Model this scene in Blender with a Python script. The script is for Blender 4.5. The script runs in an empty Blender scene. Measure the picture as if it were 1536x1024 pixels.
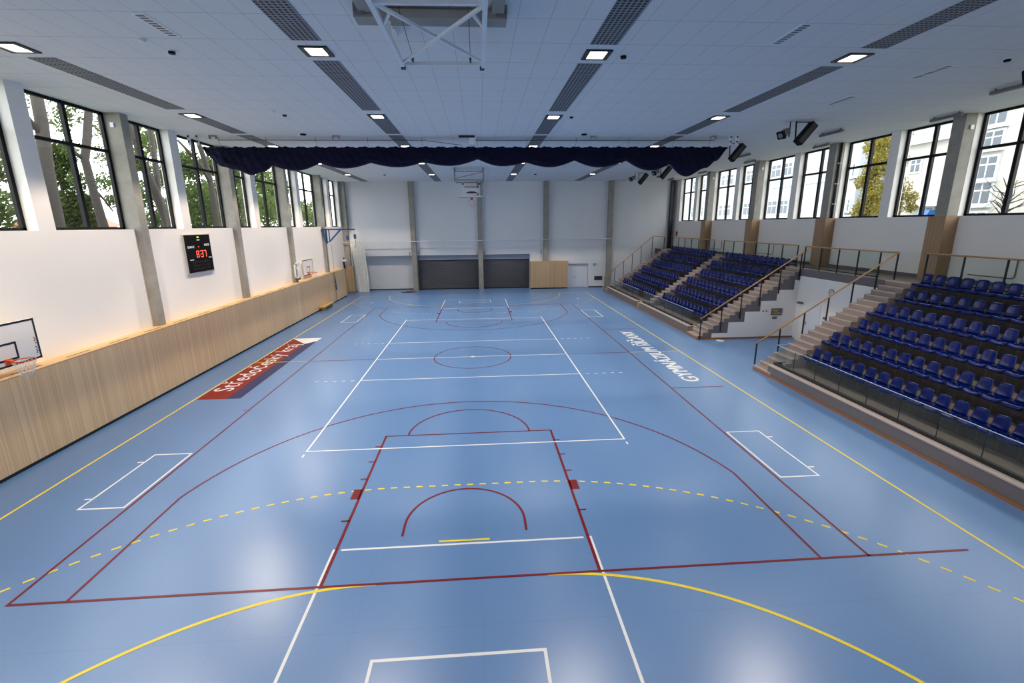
import bpy, bmesh, math, random
from mathutils import Vector, Matrix
random.seed(7)
SC = bpy.context.scene
COL = SC.collection
PI = math.pi

# ------------------------------------------------------------------ materials
def lin(c):
    def f(v):
        v /= 255.0
        return v / 12.92 if v <= 0.04045 else ((v + 0.055) / 1.055) ** 2.4
    return (f(c[0]), f(c[1]), f(c[2]), 1.0)

class NT:
    def __init__(s, name):
        s.m = bpy.data.materials.new(name); s.m.use_nodes = True
        s.t = s.m.node_tree; s.t.nodes.clear()
        s.out = s.t.nodes.new('ShaderNodeOutputMaterial')
    def n(s, typ, **kw):
        o = s.t.nodes.new(typ)
        for k, v in kw.items():
            if k.startswith('i_'):
                o.inputs[k[2:].replace('_', ' ')].default_value = v
            else:
                setattr(o, k, v)
        return o
    def l(s, a, b): s.t.links.new(a, b)
    def math(s, op, a, b=None, c=None):
        o = s.n('ShaderNodeMath', operation=op)
        for i, v in enumerate((a, b, c)):
            if v is None: continue
            if isinstance(v, (int, float)): o.inputs[i].default_value = v
            else: s.l(v, o.inputs[i])
        return o.outputs[0]
    def mix(s, fac, a, b):
        o = s.n('ShaderNodeMix', data_type='RGBA')
        for k, v in ((0, fac), (6, a), (7, b)):
            if isinstance(v, (int, float, tuple)): o.inputs[k].default_value = v
            else: s.l(v, o.inputs[k])
        return o.outputs[2]
    def coord(s):
        tc = s.n('ShaderNodeTexCoord'); sp = s.n('ShaderNodeSeparateXYZ')
        s.l(tc.outputs['Object'], sp.inputs[0])
        return tc.outputs['Object'], sp.outputs[0], sp.outputs[1], sp.outputs[2]
    def bsdf(s, col, rough=0.6, metal=0.0, spec=0.5, coat=0.0):
        b = s.n('ShaderNodeBsdfPrincipled')
        b.inputs['Roughness'].default_value = rough
        b.inputs['Metallic'].default_value = metal
        b.inputs['Specular IOR Level'].default_value = spec
        b.inputs['Coat Weight'].default_value = coat
        if isinstance(col, tuple): b.inputs['Base Color'].default_value = col
        else: s.l(col, b.inputs['Base Color'])
        s.l(b.outputs[0], s.out.inputs[0])
        return b

def plain(name, rgb, rough=0.6, metal=0.0, spec=0.5, var=0.06, scale=3.0, coat=0.0):
    t = NT(name); c = lin(rgb)
    if var > 0:
        co, x, y, z = t.coord()
        no = t.n('ShaderNodeTexNoise'); no.inputs['Scale'].default_value = scale; no.inputs['Detail'].default_value = 4
        t.l(co, no.inputs['Vector'])
        d = tuple(v * (1 - var) for v in c[:3]) + (1,); u = tuple(min(1, v * (1 + var)) for v in c[:3]) + (1,)
        col = t.mix(no.outputs[0], d, u)
    else: col = c
    t.bsdf(col, rough, metal, spec, coat)
    return t.m

def grid_line(t, v, period, off, w):
    """1 on a joint line of width w every period"""
    a = t.math('ADD', v, -off + 1000 * period)
    f = t.math('MODULO', a, period)
    return t.math('LESS_THAN', f, w)

M = {}
def mk_floor():
    t = NT('blue_vinyl_floor'); co, x, y, z = t.coord()
    no = t.n('ShaderNodeTexNoise'); no.inputs['Scale'].default_value = 0.35; no.inputs['Detail'].default_value = 5
    t.l(co, no.inputs['Vector'])
    n2 = t.n('ShaderNodeTexNoise'); n2.inputs['Scale'].default_value = 60; n2.inputs['Detail'].default_value = 3
    t.l(co, n2.inputs['Vector'])
    c = t.mix(no.outputs[0], lin((96, 136, 188)), lin((104, 145, 195)))
    c = t.mix(t.math('MULTIPLY', n2.outputs[0], 0.18), c, lin((90, 136, 186)))
    seam = t.math('MULTIPLY', grid_line(t, x, 2.0, 0.35, 0.006), 0.35)
    seam2 = t.math('MULTIPLY', grid_line(t, y, 20.0, -15.0, 0.006), 0.35)
    c = t.mix(t.math('MAXIMUM', seam, seam2), c, lin((70, 105, 150)))
    b = t.bsdf(c, 0.3, spec=1.0)
    r = t.math('ADD', t.math('MULTIPLY', no.outputs[0], 0.1), 0.25)
    t.l(r, b.inputs['Roughness'])
    return t.m
M['floor'] = mk_floor()
def line_mat(name, rgb): return plain(name, rgb, 0.35, var=0.04, scale=8, spec=0.35)
M['l_white'] = line_mat('white_line_paint', (248, 248, 246))
M['l_red'] = line_mat('dark_red_line_paint', (124, 6, 16))
M['l_yellow'] = line_mat('yellow_line_paint', (254, 226, 60))
M['b_red'] = line_mat('banner_red', (142, 16, 2))
M['b_blue'] = line_mat('banner_navy', (34, 38, 96))
M['wall'] = plain('white_wall_paint', (236, 231, 225), 0.85, var=0.02, scale=1.2)
M['wall_cool'] = plain('white_plaster', (222, 223, 224), 0.85, var=0.02, scale=1.2)
def mk_concrete():
    t = NT('cast_concrete'); co, x, y, z = t.coord()
    no = t.n('ShaderNodeTexNoise'); no.inputs['Scale'].default_value = 2.2; no.inputs['Detail'].default_value = 8; no.inputs['Roughness'].default_value = 0.65
    t.l(co, no.inputs['Vector'])
    c = t.mix(no.outputs[0], lin((120, 116, 108)), lin((172, 168, 158)))
    ln = t.math('MULTIPLY', grid_line(t, z, 1.25, 0.1, 0.012), 0.25)
    c = t.mix(ln, c, lin((90, 86, 80)))
    b = t.bsdf(c, 0.8)
    bp = t.n('ShaderNodeBump'); bp.inputs['Strength'].default_value = 0.2
    n2 = t.n('ShaderNodeTexNoise'); n2.inputs['Scale'].default_value = 30; t.l(co, n2.inputs['Vector'])
    t.l(n2.outputs[0], bp.inputs['Height']); t.l(bp.outputs[0], b.inputs['Normal'])
    return t.m
M['concrete'] = mk_concrete()
def mk_ceiling():
    t = NT('ceiling_tiles'); co, x, y, z = t.coord()
    lx = grid_line(t, x, 0.64, 0.0, 0.010); ly = grid_line(t, y, 1.24, -9.72, 0.014)
    ln = t.math('MAXIMUM', lx, ly)
    n2 = t.n('ShaderNodeTexNoise'); n2.inputs['Scale'].default_value = 45; n2.inputs['Detail'].default_value = 3; t.l(co, n2.inputs['Vector'])
    c = t.mix(n2.outputs[0], lin((214, 214, 214)), lin((236, 236, 236)))
    c = t.mix(t.math('MULTIPLY', ln, 0.55), c, lin((110, 116, 128)))
    t.bsdf(c, 0.9)
    return t.m
M['ceiling'] = mk_ceiling()
def mk_grille():
    t = NT('perforated_metal'); co, x, y, z = t.coord()
    fx = t.math('LESS_THAN', t.math('MODULO', t.math('ADD', x, 100.0), 0.1), 0.074)
    fy = t.math('LESS_THAN', t.math('MODULO', t.math('ADD', y, 100.0), 0.1), 0.074)
    h = t.math('MULTIPLY', fx, fy)
    c = t.mix(h, lin((150, 152, 160)), lin((26, 27, 32)))
    t.bsdf(c, 0.6)
    return t.m
M['grille'] = mk_grille()
def mk_wood(name, a, b_, axis='y', slat=0.045):
    t = NT(name); co, x, y, z = t.coord()
    v = {'x': x, 'y': y}[axis]
    cell = t.math('FLOOR', t.math('DIVIDE', t.math('ADD', v, 200.0), slat))
    wn = t.n('ShaderNodeTexWhiteNoise', noise_dimensions='1D'); t.l(cell, wn.inputs['W'])
    cell2 = t.math('FLOOR', t.math('DIVIDE', t.math('ADD', v, 200.0), slat * 13))
    w2 = t.n('ShaderNodeTexWhiteNoise', noise_dimensions='1D'); t.l(cell2, w2.inputs['W'])
    mp = t.n('ShaderNodeMapping'); mp.inputs['Scale'].default_value = (14, 14, 0.7); t.l(co, mp.inputs[0])
    no = t.n('ShaderNodeTexNoise'); no.inputs['Scale'].default_value = 2.5; no.inputs['Detail'].default_value = 5; t.l(mp.outputs[0], no.inputs['Vector'])
    f = t.math('ADD', t.math('MULTIPLY', wn.outputs[0], 0.5), t.math('MULTIPLY', no.outputs[0], 0.4))
    f = t.math('ADD', f, t.math('MULTIPLY', w2.outputs[0], 0.15))
    c = t.mix(f, lin(a), lin(b_))
    gap = t.math('MULTIPLY', grid_line(t, v, slat, 0.0, slat * 0.13), 0.35)
    c = t.mix(gap, c, tuple(q * 0.6 for q in lin(a)[:3]) + (1,))
    t.bsdf(c, 0.55)
    return t.m
M['wood_y'] = mk_wood('slatted_oak_panel', (212, 170, 124), (242, 210, 168), 'y')
M['wood_x'] = mk_wood('slatted_oak_box', (176, 144, 106), (208, 180, 140), 'x')
M['wood_shaded'] = mk_wood('shaded_oak_casing', (142, 112, 82), (178, 146, 112), 'y')  # slatted oak darkened in colour for the weaker light on the casings
M['oak'] = plain('oak_handrail', (186, 142, 88), 0.45, var=0.15, scale=4)
M['oak_light'] = plain('light_oak_ledge', (206, 170, 122), 0.5, var=0.06, scale=3)
M['oak_base'] = plain('oak_skirting', (150, 98, 56), 0.5, var=0.12, scale=4)
M['dark_base'] = plain('dark_skirting', (62, 44, 36), 0.6, var=0.08)
M['carpet'] = plain('stair_covering', (158, 144, 136), 0.9, var=0.05, scale=20)
M['nosing'] = plain('stair_nosing', (190, 174, 164), 0.6, var=0.03)
M['fascia'] = plain('grey_fascia', (112, 106, 107), 0.85, var=0.04, scale=6)
M['tread'] = plain('terrace_tread', (146, 130, 116), 0.85, var=0.06, scale=8)
def mk_block():
    t = NT('dark_concrete_block'); co, x, y, z = t.coord()
    no = t.n('ShaderNodeTexNoise'); no.inputs['Scale'].default_value = 5; no.inputs['Detail'].default_value = 6; t.l(co, no.inputs['Vector'])
    c = t.mix(no.outputs[0], lin((56, 51, 47)), lin((84, 78, 72)))
    ln = t.math('MULTIPLY', grid_line(t, y, 0.49, 0.1, 0.035), 0.5)
    c = t.mix(ln, c, lin((104, 96, 88)))
    t.bsdf(c, 0.85)
    return t.m
M['block'] = mk_block()
M['seat'] = plain('blue_seat_plastic', (0, 24, 100), 0.18, var=0.05, scale=6, spec=0.35)
M['bolt'] = plain('zinc_bolt', (190, 195, 205), 0.3, metal=1.0, var=0)
M['black'] = plain('black_metal', (22, 22, 25), 0.45, var=0.05)
M['black_soft'] = plain('black_plastic', (8, 8, 10), 0.6, var=0.05, spec=0.15)
M['frame'] = plain('dark_window_frame', (9, 9, 11), 0.5, var=0.03, spec=0.2)
M['white_metal'] = plain('white_steel', (226, 229, 234), 0.45, var=0.03)
M['beige_metal'] = plain('primed_beam', (150, 146, 140), 0.6, var=0.05)
M['grey_metal'] = plain('grey_steel', (110, 112, 116), 0.4, metal=0.3, var=0.04)
M['silver'] = plain('silver_case', (190, 184, 178), 0.4, var=0.02)
M['platform_glare'] = plain('pale_platform_glare', (196, 194, 186), 0.6, var=0.03)
M['shutter'] = plain('dark_grey_shutter', (84, 84, 88), 0.3, metal=0.6, var=0.04)
M['header'] = plain('grey_lintel', (150, 156, 166), 0.7, var=0.02)
M['door'] = plain('white_door', (218, 222, 228), 0.5, var=0.02)
M['green'] = plain('green_sign', (30, 140, 100), 0.5, var=0.02)
M['vent'] = plain('vent_grey', (100, 98, 94), 0.5, var=0.03)
M['red'] = plain('red_paint', (176, 36, 28), 0.45, var=0.05)
M['orange'] = plain('orange_rim', (214, 84, 28), 0.4, var=0.04)
M['strap'] = plain('orange_strap', (226, 106, 76), 0.7, var=0.03)
M['pale_blue'] = plain('pale_blue_padding', (96, 140, 200), 0.6, var=0.03)
M['bluepaint'] = plain('blue_steel', (14, 84, 146), 0.4, var=0.05)
M['board'] = plain('white_backboard', (226, 222, 218), 0.4, var=0.02)
M['slot'] = plain('ledge_slot', (112, 88, 62), 0.7, var=0.03)
M['net'] = plain('white_netting', (240, 240, 236), 0.9, var=0.03)
M['cream'] = plain('wooden_bench', (214, 176, 112), 0.5, var=0.1, scale=5)
def mk_curtain():
    t = NT('navy_velvet'); co, x, y, z = t.coord()
    no = t.n('ShaderNodeTexNoise'); no.inputs['Scale'].default_value = 3; t.l(co, no.inputs['Vector'])
    c = t.mix(no.outputs[0], lin((2, 2, 24)), lin((4, 4, 50)))
    b = t.bsdf(c, 0.85, spec=0.25)
    b.inputs['Sheen Weight'].default_value = 0.03
    return t.m
M['curtain'] = mk_curtain()
def emit(name, rgb, s):
    t = NT(name); e = t.n('ShaderNodeEmission'); e.inputs[0].default_value = rgb + (1,); e.inputs[1].default_value = s
    t.l(e.outputs[0], t.out.inputs[0]); return t.m
LAMP = 9.0; LED_W = 22.0; SPOT_W = 430.0; WSIGN = -1.0
M['lamp'] = emit('lit_led_panel', (1.0, 0.93, 0.84), LAMP)
M['led_red'] = emit('red_led', (1.0, 0.1, 0.06), 2.6)
M['led_green'] = emit('yellow_green_led', (0.5, 0.8, 0.02), 2.0)
def mk_glass(name, tint, refl, f0=0.04):
    t = NT(name)
    tr = t.n('ShaderNodeBsdfTransparent'); tr.inputs[0].default_value = tint + (1,)
    gl = t.n('ShaderNodeBsdfGlossy'); gl.inputs['Roughness'].default_value = 0.02
    fr = t.n('ShaderNodeFresnel'); fr.inputs[0].default_value = 1.45
    mx = t.n('ShaderNodeMixShader')
    ge = t.n('ShaderNodeNewGeometry')
    t.l(t.math('MULTIPLY', t.math('MULTIPLY', fr.outputs[0], refl), t.math('SUBTRACT', 1.0, ge.outputs['Backfacing'])), mx.inputs[0]); t.l(tr.outputs[0], mx.inputs[1]); t.l(gl.outputs[0], mx.inputs[2])
    t.l(mx.outputs[0], t.out.inputs[0]); return t.m
M['glass'] = mk_glass('window_glass', (0.97, 0.98, 0.98), 0.7)
M['rail_glass'] = mk_glass('balustrade_glass', (0.93, 0.97, 0.965), 0.9)
M['clear_board'] = M['board']
M['bark'] = plain('bark', (50, 45, 41), 0.9, var=0.25, scale=6)
def mk_leaf(name, a, b_):
    t = NT(name); co, x, y, z = t.coord()
    no = t.n('ShaderNodeTexNoise'); no.inputs['Scale'].default_value = 1.3; no.inputs['Detail'].default_value = 3; t.l(co, no.inputs['Vector'])
    n2 = t.n('ShaderNodeTexNoise'); n2.inputs['Scale'].default_value = 9; t.l(co, n2.inputs['Vector'])
    f = t.math('ADD', t.math('MULTIPLY', no.outputs[0], 0.5), t.math('MULTIPLY', n2.outputs[0], 0.5))
    c = t.mix(f, lin(a), lin(b_))
    d = t.n('ShaderNodeBsdfDiffuse'); tl = t.n('ShaderNodeBsdfTranslucent'); mx = t.n('ShaderNodeMixShader'); mx.inputs[0].default_value = 0.45
    t.l(c, d.inputs[0]); t.l(c, tl.inputs[0]); t.l(d.outputs[0], mx.inputs[1]); t.l(tl.outputs[0], mx.inputs[2]); t.l(mx.outputs[0], t.out.inputs[0])
    return t.m
M['leaf'] = mk_leaf('green_leaves', (56, 74, 36), (108, 124, 72))
M['leaf_dark'] = mk_leaf('conifer_needles', (44, 58, 32), (88, 96, 54))
M['leaf_yellow'] = mk_leaf('yellowing_leaves', (96, 94, 36), (164, 150, 70))
M['render_w'] = plain('pale_render', (160, 166, 174), 0.85, var=0.03)
M['render_c'] = plain('cream_render', (172, 169, 163), 0.85, var=0.03)
M['pane_far'] = plain('far_window_pane', (70, 80, 90), 0.3, var=0.2, scale=2)
M['win_white'] = plain('white_window_frame', (190, 194, 198), 0.6, var=0)
M['roof_red'] = plain('red_roof', (176, 104, 84), 0.8, var=0.1)
M['ground'] = plain('outdoor_ground', (120, 124, 104), 0.95, var=0.2, scale=0.4)

# ------------------------------------------------------------------ mesh builder
class MB:
    def __init__(s): s.v = []; s.f = []; s.mi = []; s.sm = []
    def add(s, vs, fs, mi=0, smooth=False):
        o = len(s.v); s.v += [tuple(p) for p in vs]
        for f in fs:
            s.f.append([i + o for i in f]); s.mi.append(mi); s.sm.append(smooth)
        return s
    def box(s, x0, x1, y0, y1, z0, z1, mi=0, top=None):
        x0, x1 = min(x0, x1), max(x0, x1); y0, y1 = min(y0, y1), max(y0, y1); z0, z1 = min(z0, z1), max(z0, z1)
        vs = [(x0, y0, z0), (x1, y0, z0), (x1, y1, z0), (x0, y1, z0), (x0, y0, z1), (x1, y0, z1), (x1, y1, z1), (x0, y1, z1)]
        s.add(vs, [(0, 3, 2, 1), (0, 1, 5, 4), (1, 2, 6, 5), (2, 3, 7, 6), (3, 0, 4, 7)], mi)
        s.add(vs, [(4, 5, 6, 7)], mi if top is None else top)
        return s
    def obox(s, c, ax, ay, az, mi=0):
        """box from centre and three half-axis vectors"""
        c, ax, ay, az = Vector(c), Vector(ax), Vector(ay), Vector(az)
        vs = [c + i * ax + j * ay + k * az for k in (-1, 1) for (i, j) in ((-1, -1), (1, -1), (1, 1), (-1, 1))]
        fs = [(0, 3, 2, 1), (4, 5, 6, 7), (0, 1, 5, 4), (1, 2, 6, 5), (2, 3, 7, 6), (3, 0, 4, 7)]
        return s.add(vs, fs, mi)
    def bar(s, p, q, w, h=None, mi=0, up=(0, 0, 1)):
        p, q = Vector(p), Vector(q); d = q - p; L = d.length; d.normalize(); h = h or w
        u = Vector(up)
        if abs(d.dot(u)) > 0.99: u = Vector((1, 0, 0))
        a = d.cross(u).normalized(); b = a.cross(d).normalized()
        return s.obox((p + q) / 2, d * (L / 2), a * (w / 2), b * (h / 2), mi)
    def tube(s, pts, r, n=10, mi=0, closed=False, cap=True):
        pts = [Vector(p) for p in pts]; N = len(pts); rs = r if isinstance(r, (list, tuple)) else [r] * N
        rings = []; prev = None
        for i, p in enumerate(pts):
            if closed: d = pts[(i + 1) % N] - pts[i - 1]
            else: d = pts[min(i + 1, N - 1)] - pts[max(i - 1, 0)]
            d.normalize()
            if prev is None:
                u = Vector((0, 0, 1)) if abs(d.z) < 0.9 else Vector((1, 0, 0))
                a = d.cross(u).normalized()
            else:
                a = (prev - d * prev.dot(d)).normalized()
            prev = a; b = d.cross(a)
            rings.append([p + (a * math.cos(2 * PI * k / n) + b * math.sin(2 * PI * k / n)) * rs[i] for k in range(n)])
        vs = [v for rg in rings for v in rg]; fs = []
        for i in range(N if closed else N - 1):
            j = (i + 1) % N
            for k in range(n): fs.append((i * n + k, i * n + (k + 1) % n, j * n + (k + 1) % n, j * n + k))
        s.add(vs, fs, mi, True)
        if cap and not closed:
            s.add(rings[0], [tuple(range(n))[::-1]], mi); s.add(rings[-1], [tuple(range(n))], mi)
        return s
    def prism(s, poly, axis, a, b, mi=0):
        """poly in the other two coordinates (in xyz order), extruded along axis from a to b"""
        n = len(poly)
        def P(uv, w):
            if axis == 'x': return (w, uv[0], uv[1])
            if axis == 'y': return (uv[0], w, uv[1])
            return (uv[0], uv[1], w)
        vs = [P(p, a) for p in poly] + [P(p, b) for p in poly]
        fs = [tuple(range(n))[::-1], tuple(range(n, 2 * n))] + [(i, (i + 1) % n, n + (i + 1) % n, n + i) for i in range(n)]
        return s.add(vs, fs, mi)
    def disc(s, c, axis, r, h, n=24, mi=0, r2=None):
        c = Vector(c); A = Vector(axis).normalized()
        return s.tube([c - A * h / 2, c + A * h / 2], [r, r if r2 is None else r2], n, mi)
    def mesh(s, name):
        me = bpy.data.meshes.new(name); me.from_pydata(s.v, [], s.f)
        for p, m_, sm in zip(me.polygons, s.mi, s.sm): p.material_index = m_; p.use_smooth = sm
        bm = bmesh.new(); bm.from_mesh(me); bmesh.ops.remove_doubles(bm, verts=bm.verts, dist=1e-6)
        bmesh.ops.recalc_face_normals(bm, faces=bm.faces); bm.to_mesh(me); bm.free()
        return me
    def build(s, name, mats, parent=None):
        return link(name, s.mesh(name), mats, parent)

def link(name, me, mats, parent=None, loc=None):
    o = bpy.data.objects.new(name, me); COL.objects.link(o)
    if not isinstance(mats, (list, tuple)): mats = [mats]
    if not me.materials:
        for m in mats: me.materials.append(m)
    if parent is not None:
        o.parent = parent
        if loc is None:
            q = parent; w = Vector((0, 0, 0))
            while q is not None: w += q.location; q = q.parent
            loc = -w
        o.location = loc
    return o
def tag(o, label=None, cat=None, group=None, kind=None):
    if label: o['label'] = label
    if cat: o['category'] = cat
    if group: o['group'] = group
    if kind: o['kind'] = kind
    return o
def thing(name, label, cat, loc=(0, 0, 0), group=None, kind=None):
    o = bpy.data.objects.new(name, None); COL.objects.link(o); o.location = loc; o.empty_display_size = 0.1
    return tag(o, label, cat, group, kind)
def struct(name, mb, mats, label, cat, parent=None):
    return tag(mb.build(name, mats, parent), label, cat, kind='structure')
def bevel(o, w=0.01, seg=2):
    m = o.modifiers.new('edge', 'BEVEL'); m.width = w; m.segments = seg; m.limit_method = 'ANGLE'; return o
def text_mesh(body, size, off=0.0, extrude=0.0, align='LEFT', space=1.0):
    cu = bpy.data.curves.new('letters', 'FONT'); cu.body = body; cu.size = size; cu.offset = off; cu.extrude = extrude; cu.align_x = align; cu.space_character = space
    ob = bpy.data.objects.new('letters', cu); COL.objects.link(ob)
    bpy.context.view_layer.update()
    dg = bpy.context.evaluated_depsgraph_get()
    me = bpy.data.meshes.new_from_object(ob.evaluated_get(dg))
    bpy.data.objects.remove(ob); bpy.data.curves.remove(cu); me.materials.clear()
    bm = bmesh.new(); bm.from_mesh(me)
    bmesh.ops.remove_doubles(bm, verts=bm.verts, dist=1e-5); bmesh.ops.dissolve_degenerate(bm, edges=bm.edges, dist=1e-5)
    for f in bm.faces:
        f.smooth = False
        if f.normal.z < 0: f.normal_flip()
    bm.to_mesh(me); bm.free()
    return me
def place_text(me, origin, right, up, width=None, height=None, tall=1.0):
    xs = [v.co.x for v in me.vertices]; ys = [v.co.y for v in me.vertices]
    x0, x1, y0, y1 = min(xs), max(xs), min(ys), max(ys)
    sx = width / (x1 - x0) if width else 1.0
    sy = (height / (y1 - y0) if height else sx) * tall
    R, U, O = Vector(right), Vector(up), Vector(origin); Nn = R.cross(U)
    for v in me.vertices: v.co = O + R * ((v.co.x - x0) * sx) + U * (v.co.y * sy) + Nn * v.co.z
    return me

ORD = ['first', 'second', 'third', 'fourth', 'fifth', 'sixth', 'seventh', 'eighth', 'ninth', 'tenth', 'eleventh', 'twelfth', 'thirteenth', 'fourteenth',
       'fifteenth', 'sixteenth', 'seventeenth', 'eighteenth', 'nineteenth', 'twentieth', 'twenty-first', 'twenty-second', 'twenty-third', 'twenty-fourth', 'twenty-fifth']

# ------------------------------------------------------------------ constants
ZC = 9.92                     # ceiling
XL, XR = -11.97, 19.1          # wall faces
YB, YF = 23.3, -24.2          # back and front wall faces
ZSL, ZSR = 6.03, 6.2          # window sills

# ------------------------------------------------------------------ camera
F_PX = 688.7728
cam = bpy.data.cameras.new('camera'); co = bpy.data.objects.new('camera', cam); COL.objects.link(co)
yaw, pitch, roll = 0.06359928, -0.23404225, -0.01055264
cy, sy = math.cos(yaw), math.sin(yaw)
fw = Vector((sy * math.cos(pitch), cy * math.cos(pitch), math.sin(pitch)))
r0 = Vector((cy, -sy, 0)); u0 = r0.cross(fw)
r_ = r0 * math.cos(roll) + u0 * math.sin(roll); u_ = -r0 * math.sin(roll) + u0 * math.cos(roll)
mw = Matrix((r_, u_, -fw)).transposed().to_4x4(); mw.translation = Vector((0.43631, -20.92984, 6.05972))
co.matrix_world = mw
cam.sensor_width = 36.0; cam.sensor_fit = 'HORIZONTAL'; cam.lens = F_PX / 1536 * 36
cam.shift_x = 3.16993 / 1536; cam.shift_y = -11.31186 / 1536
cam.clip_start = 0.05; cam.clip_end = 300
SC.camera = co
def pix(x, y, z):
    d = Vector((x, y, z)) - mw.translation
    k = d.dot(fw)
    return (768 - 3.17 + F_PX * d.dot(r_) / k, 512 - 11.31 - F_PX * d.dot(u_) / k) if k > 0.1 else (9e9, 9e9)

# ------------------------------------------------------------------ floor and its markings
fl = MB().box(XL - 0.6, XR + 0.5, YF - 0.3, YB + 1.3, -0.25, 0.0)
floor = struct('floor', fl, M['floor'], 'blue vinyl sports floor marked out with court lines', 'floor')
LZ = 0.0015
class Lines:
    def __init__(s, z): s.b = MB(); s.z = z
    def poly(s, pts):
        s.b.add([(x, y, s.z) for x, y in pts], [tuple(range(len(pts)))]); return s
    def seg(s, x0, y0, x1, y1, w=0.05):
        d = Vector((x1 - x0, y1 - y0)); d.normalize(); n = Vector((-d.y, d.x)) * w / 2
        return s.poly([(x0 + n.x, y0 + n.y), (x0 - n.x, y0 - n.y), (x1 - n.x, y1 - n.y), (x1 + n.x, y1 + n.y)])
    def rect(s, x0, y0, x1, y1, w=0.05):
        h = w / 2; x0, x1 = min(x0, x1), max(x0, x1); y0, y1 = min(y0, y1), max(y0, y1)
        s.seg(x0 - h, y0, x1 + h, y0, w); s.seg(x0 - h, y1, x1 + h, y1, w)
        s.seg(x0, y0 + h, x0, y1 - h, w); s.seg(x1, y0 + h, x1, y1 - h, w); return s
    def arc(s, cx, cy_, r, a0, a1, w=0.05, n=64, dash=None):
        """angles in degrees; dash = (on, off) in metres"""
        a0, a1 = math.radians(a0), math.radians(a1)
        def piece(p, q, m):
            for i in range(m):
                t0 = p + (q - p) * i / m; t1 = p + (q - p) * (i + 1) / m
                s.poly([(cx + (r - w / 2) * math.cos(t0), cy_ + (r - w / 2) * math.sin(t0)), (cx + (r + w / 2) * math.cos(t0), cy_ + (r + w / 2) * math.sin(t0)),
                        (cx + (r + w / 2) * math.cos(t1), cy_ + (r + w / 2) * math.sin(t1)), (cx + (r - w / 2) * math.cos(t1), cy_ + (r - w / 2) * math.sin(t1))])
        if not dash: piece(a0, a1, n)
        else:
            L = abs(a1 - a0) * r; k = int(L / sum(dash)); sg = 1 if a1 > a0 else -1
            for i in range(k + 1):
                p = a0 + sg * i * sum(dash) / r; q = p + sg * dash[0] / r
                piece(p, q, 3)
        return s
    def build(s, name, mat): return s.b.build(name, mat, floor)

vb = Lines(LZ * 4); fb = Lines(LZ * 1.5)            # white: volleyball, floorball
vb.rect(-4.475, -8.975, 4.475, 8.975)
for y in (-3, 0, 3): vb.seg(-4.45, y, 4.45, y)
for y in (-3, 3):
    for sx in (-1, 1):
        for k in range(5): vb.seg(sx * (4.72 + k * 0.35), y, sx * (4.87 + k * 0.35), y)
for sx in (-1, 1):
    vb.seg(sx * 4.475, -9.3, sx * 4.475, -9.15); vb.seg(sx * 4.475, 9.15, sx * 4.475, 9.3)
vb.arc(0, 0, 0.06, 0, 360, 0.12, 16)
for sg in (-1, 1):
    fb.seg(-2.36, sg * 13.1, 2.36, sg * 13.1)
    for sx in (-1, 1): fb.seg(sx * 2.5, sg * 13.07, sx * 2.5, sg * 17.15)
    fb.seg(-2.5, sg * 17.15, 2.5, sg * 17.15)
    fb.rect(-1.25, sg * 15.5, 1.25, sg * 16.5)
    for sx in (-1, 1):
        xa, xb = sx * 7.63, sx * 8.6
        fb.rect(xa, sg * 8.8, xb, sg * 11.3)
        for yy in (9.2, 10.9): fb.seg(xb, sg * yy, xb + sx * 0.18, sg * yy)
        fb.seg(sx * 8.45, sg * 16.5, sx * 8.45 + 0.18, sg * 16.5, 0.18)
fb.build('white_goal_area_line', M['l_white'])
vb.build('white_court_line', M['l_white'])

bb = Lines(LZ * 3)            # dark red: basketball
bb.rect(-7.525, -14.025, 7.525, 14.025)
bb.seg(7.5, -14.025, 9.5, -14.025)
bb.seg(-7.5, 0, -4.5, 0); bb.seg(4.5, 0, 7.5, 0)
bb.arc(0, 0, 1.8, 0, 360)
for y in (-5.0, 5.0): bb.seg(7.55, y, 9.55, y)
for y in (-5.76,): bb.seg(-7.72, y, -7.5, y, 0.04)
for sg in (-1, 1):
    bl = sg * 14.0
    for sx in (-1, 1):
        bb.seg(sx * 2.45, bl, sx * 2.45, bl - sg * 5.8, 0.06)
        bb.seg(sx * 6.6, bl, sx * 6.6, bl - sg * 2.99)
        for q in (1.75 + 0.05, 3.45, 4.3, 5.15):
            bb.seg(sx * 2.45, bl - sg * q, sx * 2.62, bl - sg * q, 0.05)
        bb.poly([(sx * 2.45, bl - sg * 2.6), (sx * 2.65, bl - sg * 2.6), (sx * 2.65, bl - sg * 3.0), (sx * 2.45, bl - sg * 3.0)])
    bb.seg(-2.475, bl - sg * 5.8, 2.475, bl - sg * 5.8)
    hy = bl - sg * 1.575
    a = math.degrees(math.asin(1.415 / 6.75))
    if sg < 0:
        bb.arc(0, hy, 6.75, a, 180 - a); bb.arc(0, bl + 5.8, 1.8, 0, 180)
        bb.arc(0, hy, 1.25, 0, 180)
        for sx in (-1, 1): bb.seg(sx * 1.25, hy - 0.37, sx * 1.25, hy)
    else:
        bb.arc(0, hy, 6.75, -a, -180 + a); bb.arc(0, bl - 5.8, 1.8, 0, -180)
        bb.arc(0, hy, 1.25, 0, -180)
        for sx in (-1, 1): bb.seg(sx * 1.25, hy + 0.37, sx * 1.25, hy)
bb.build('red_court_line', M['l_red'])

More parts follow.
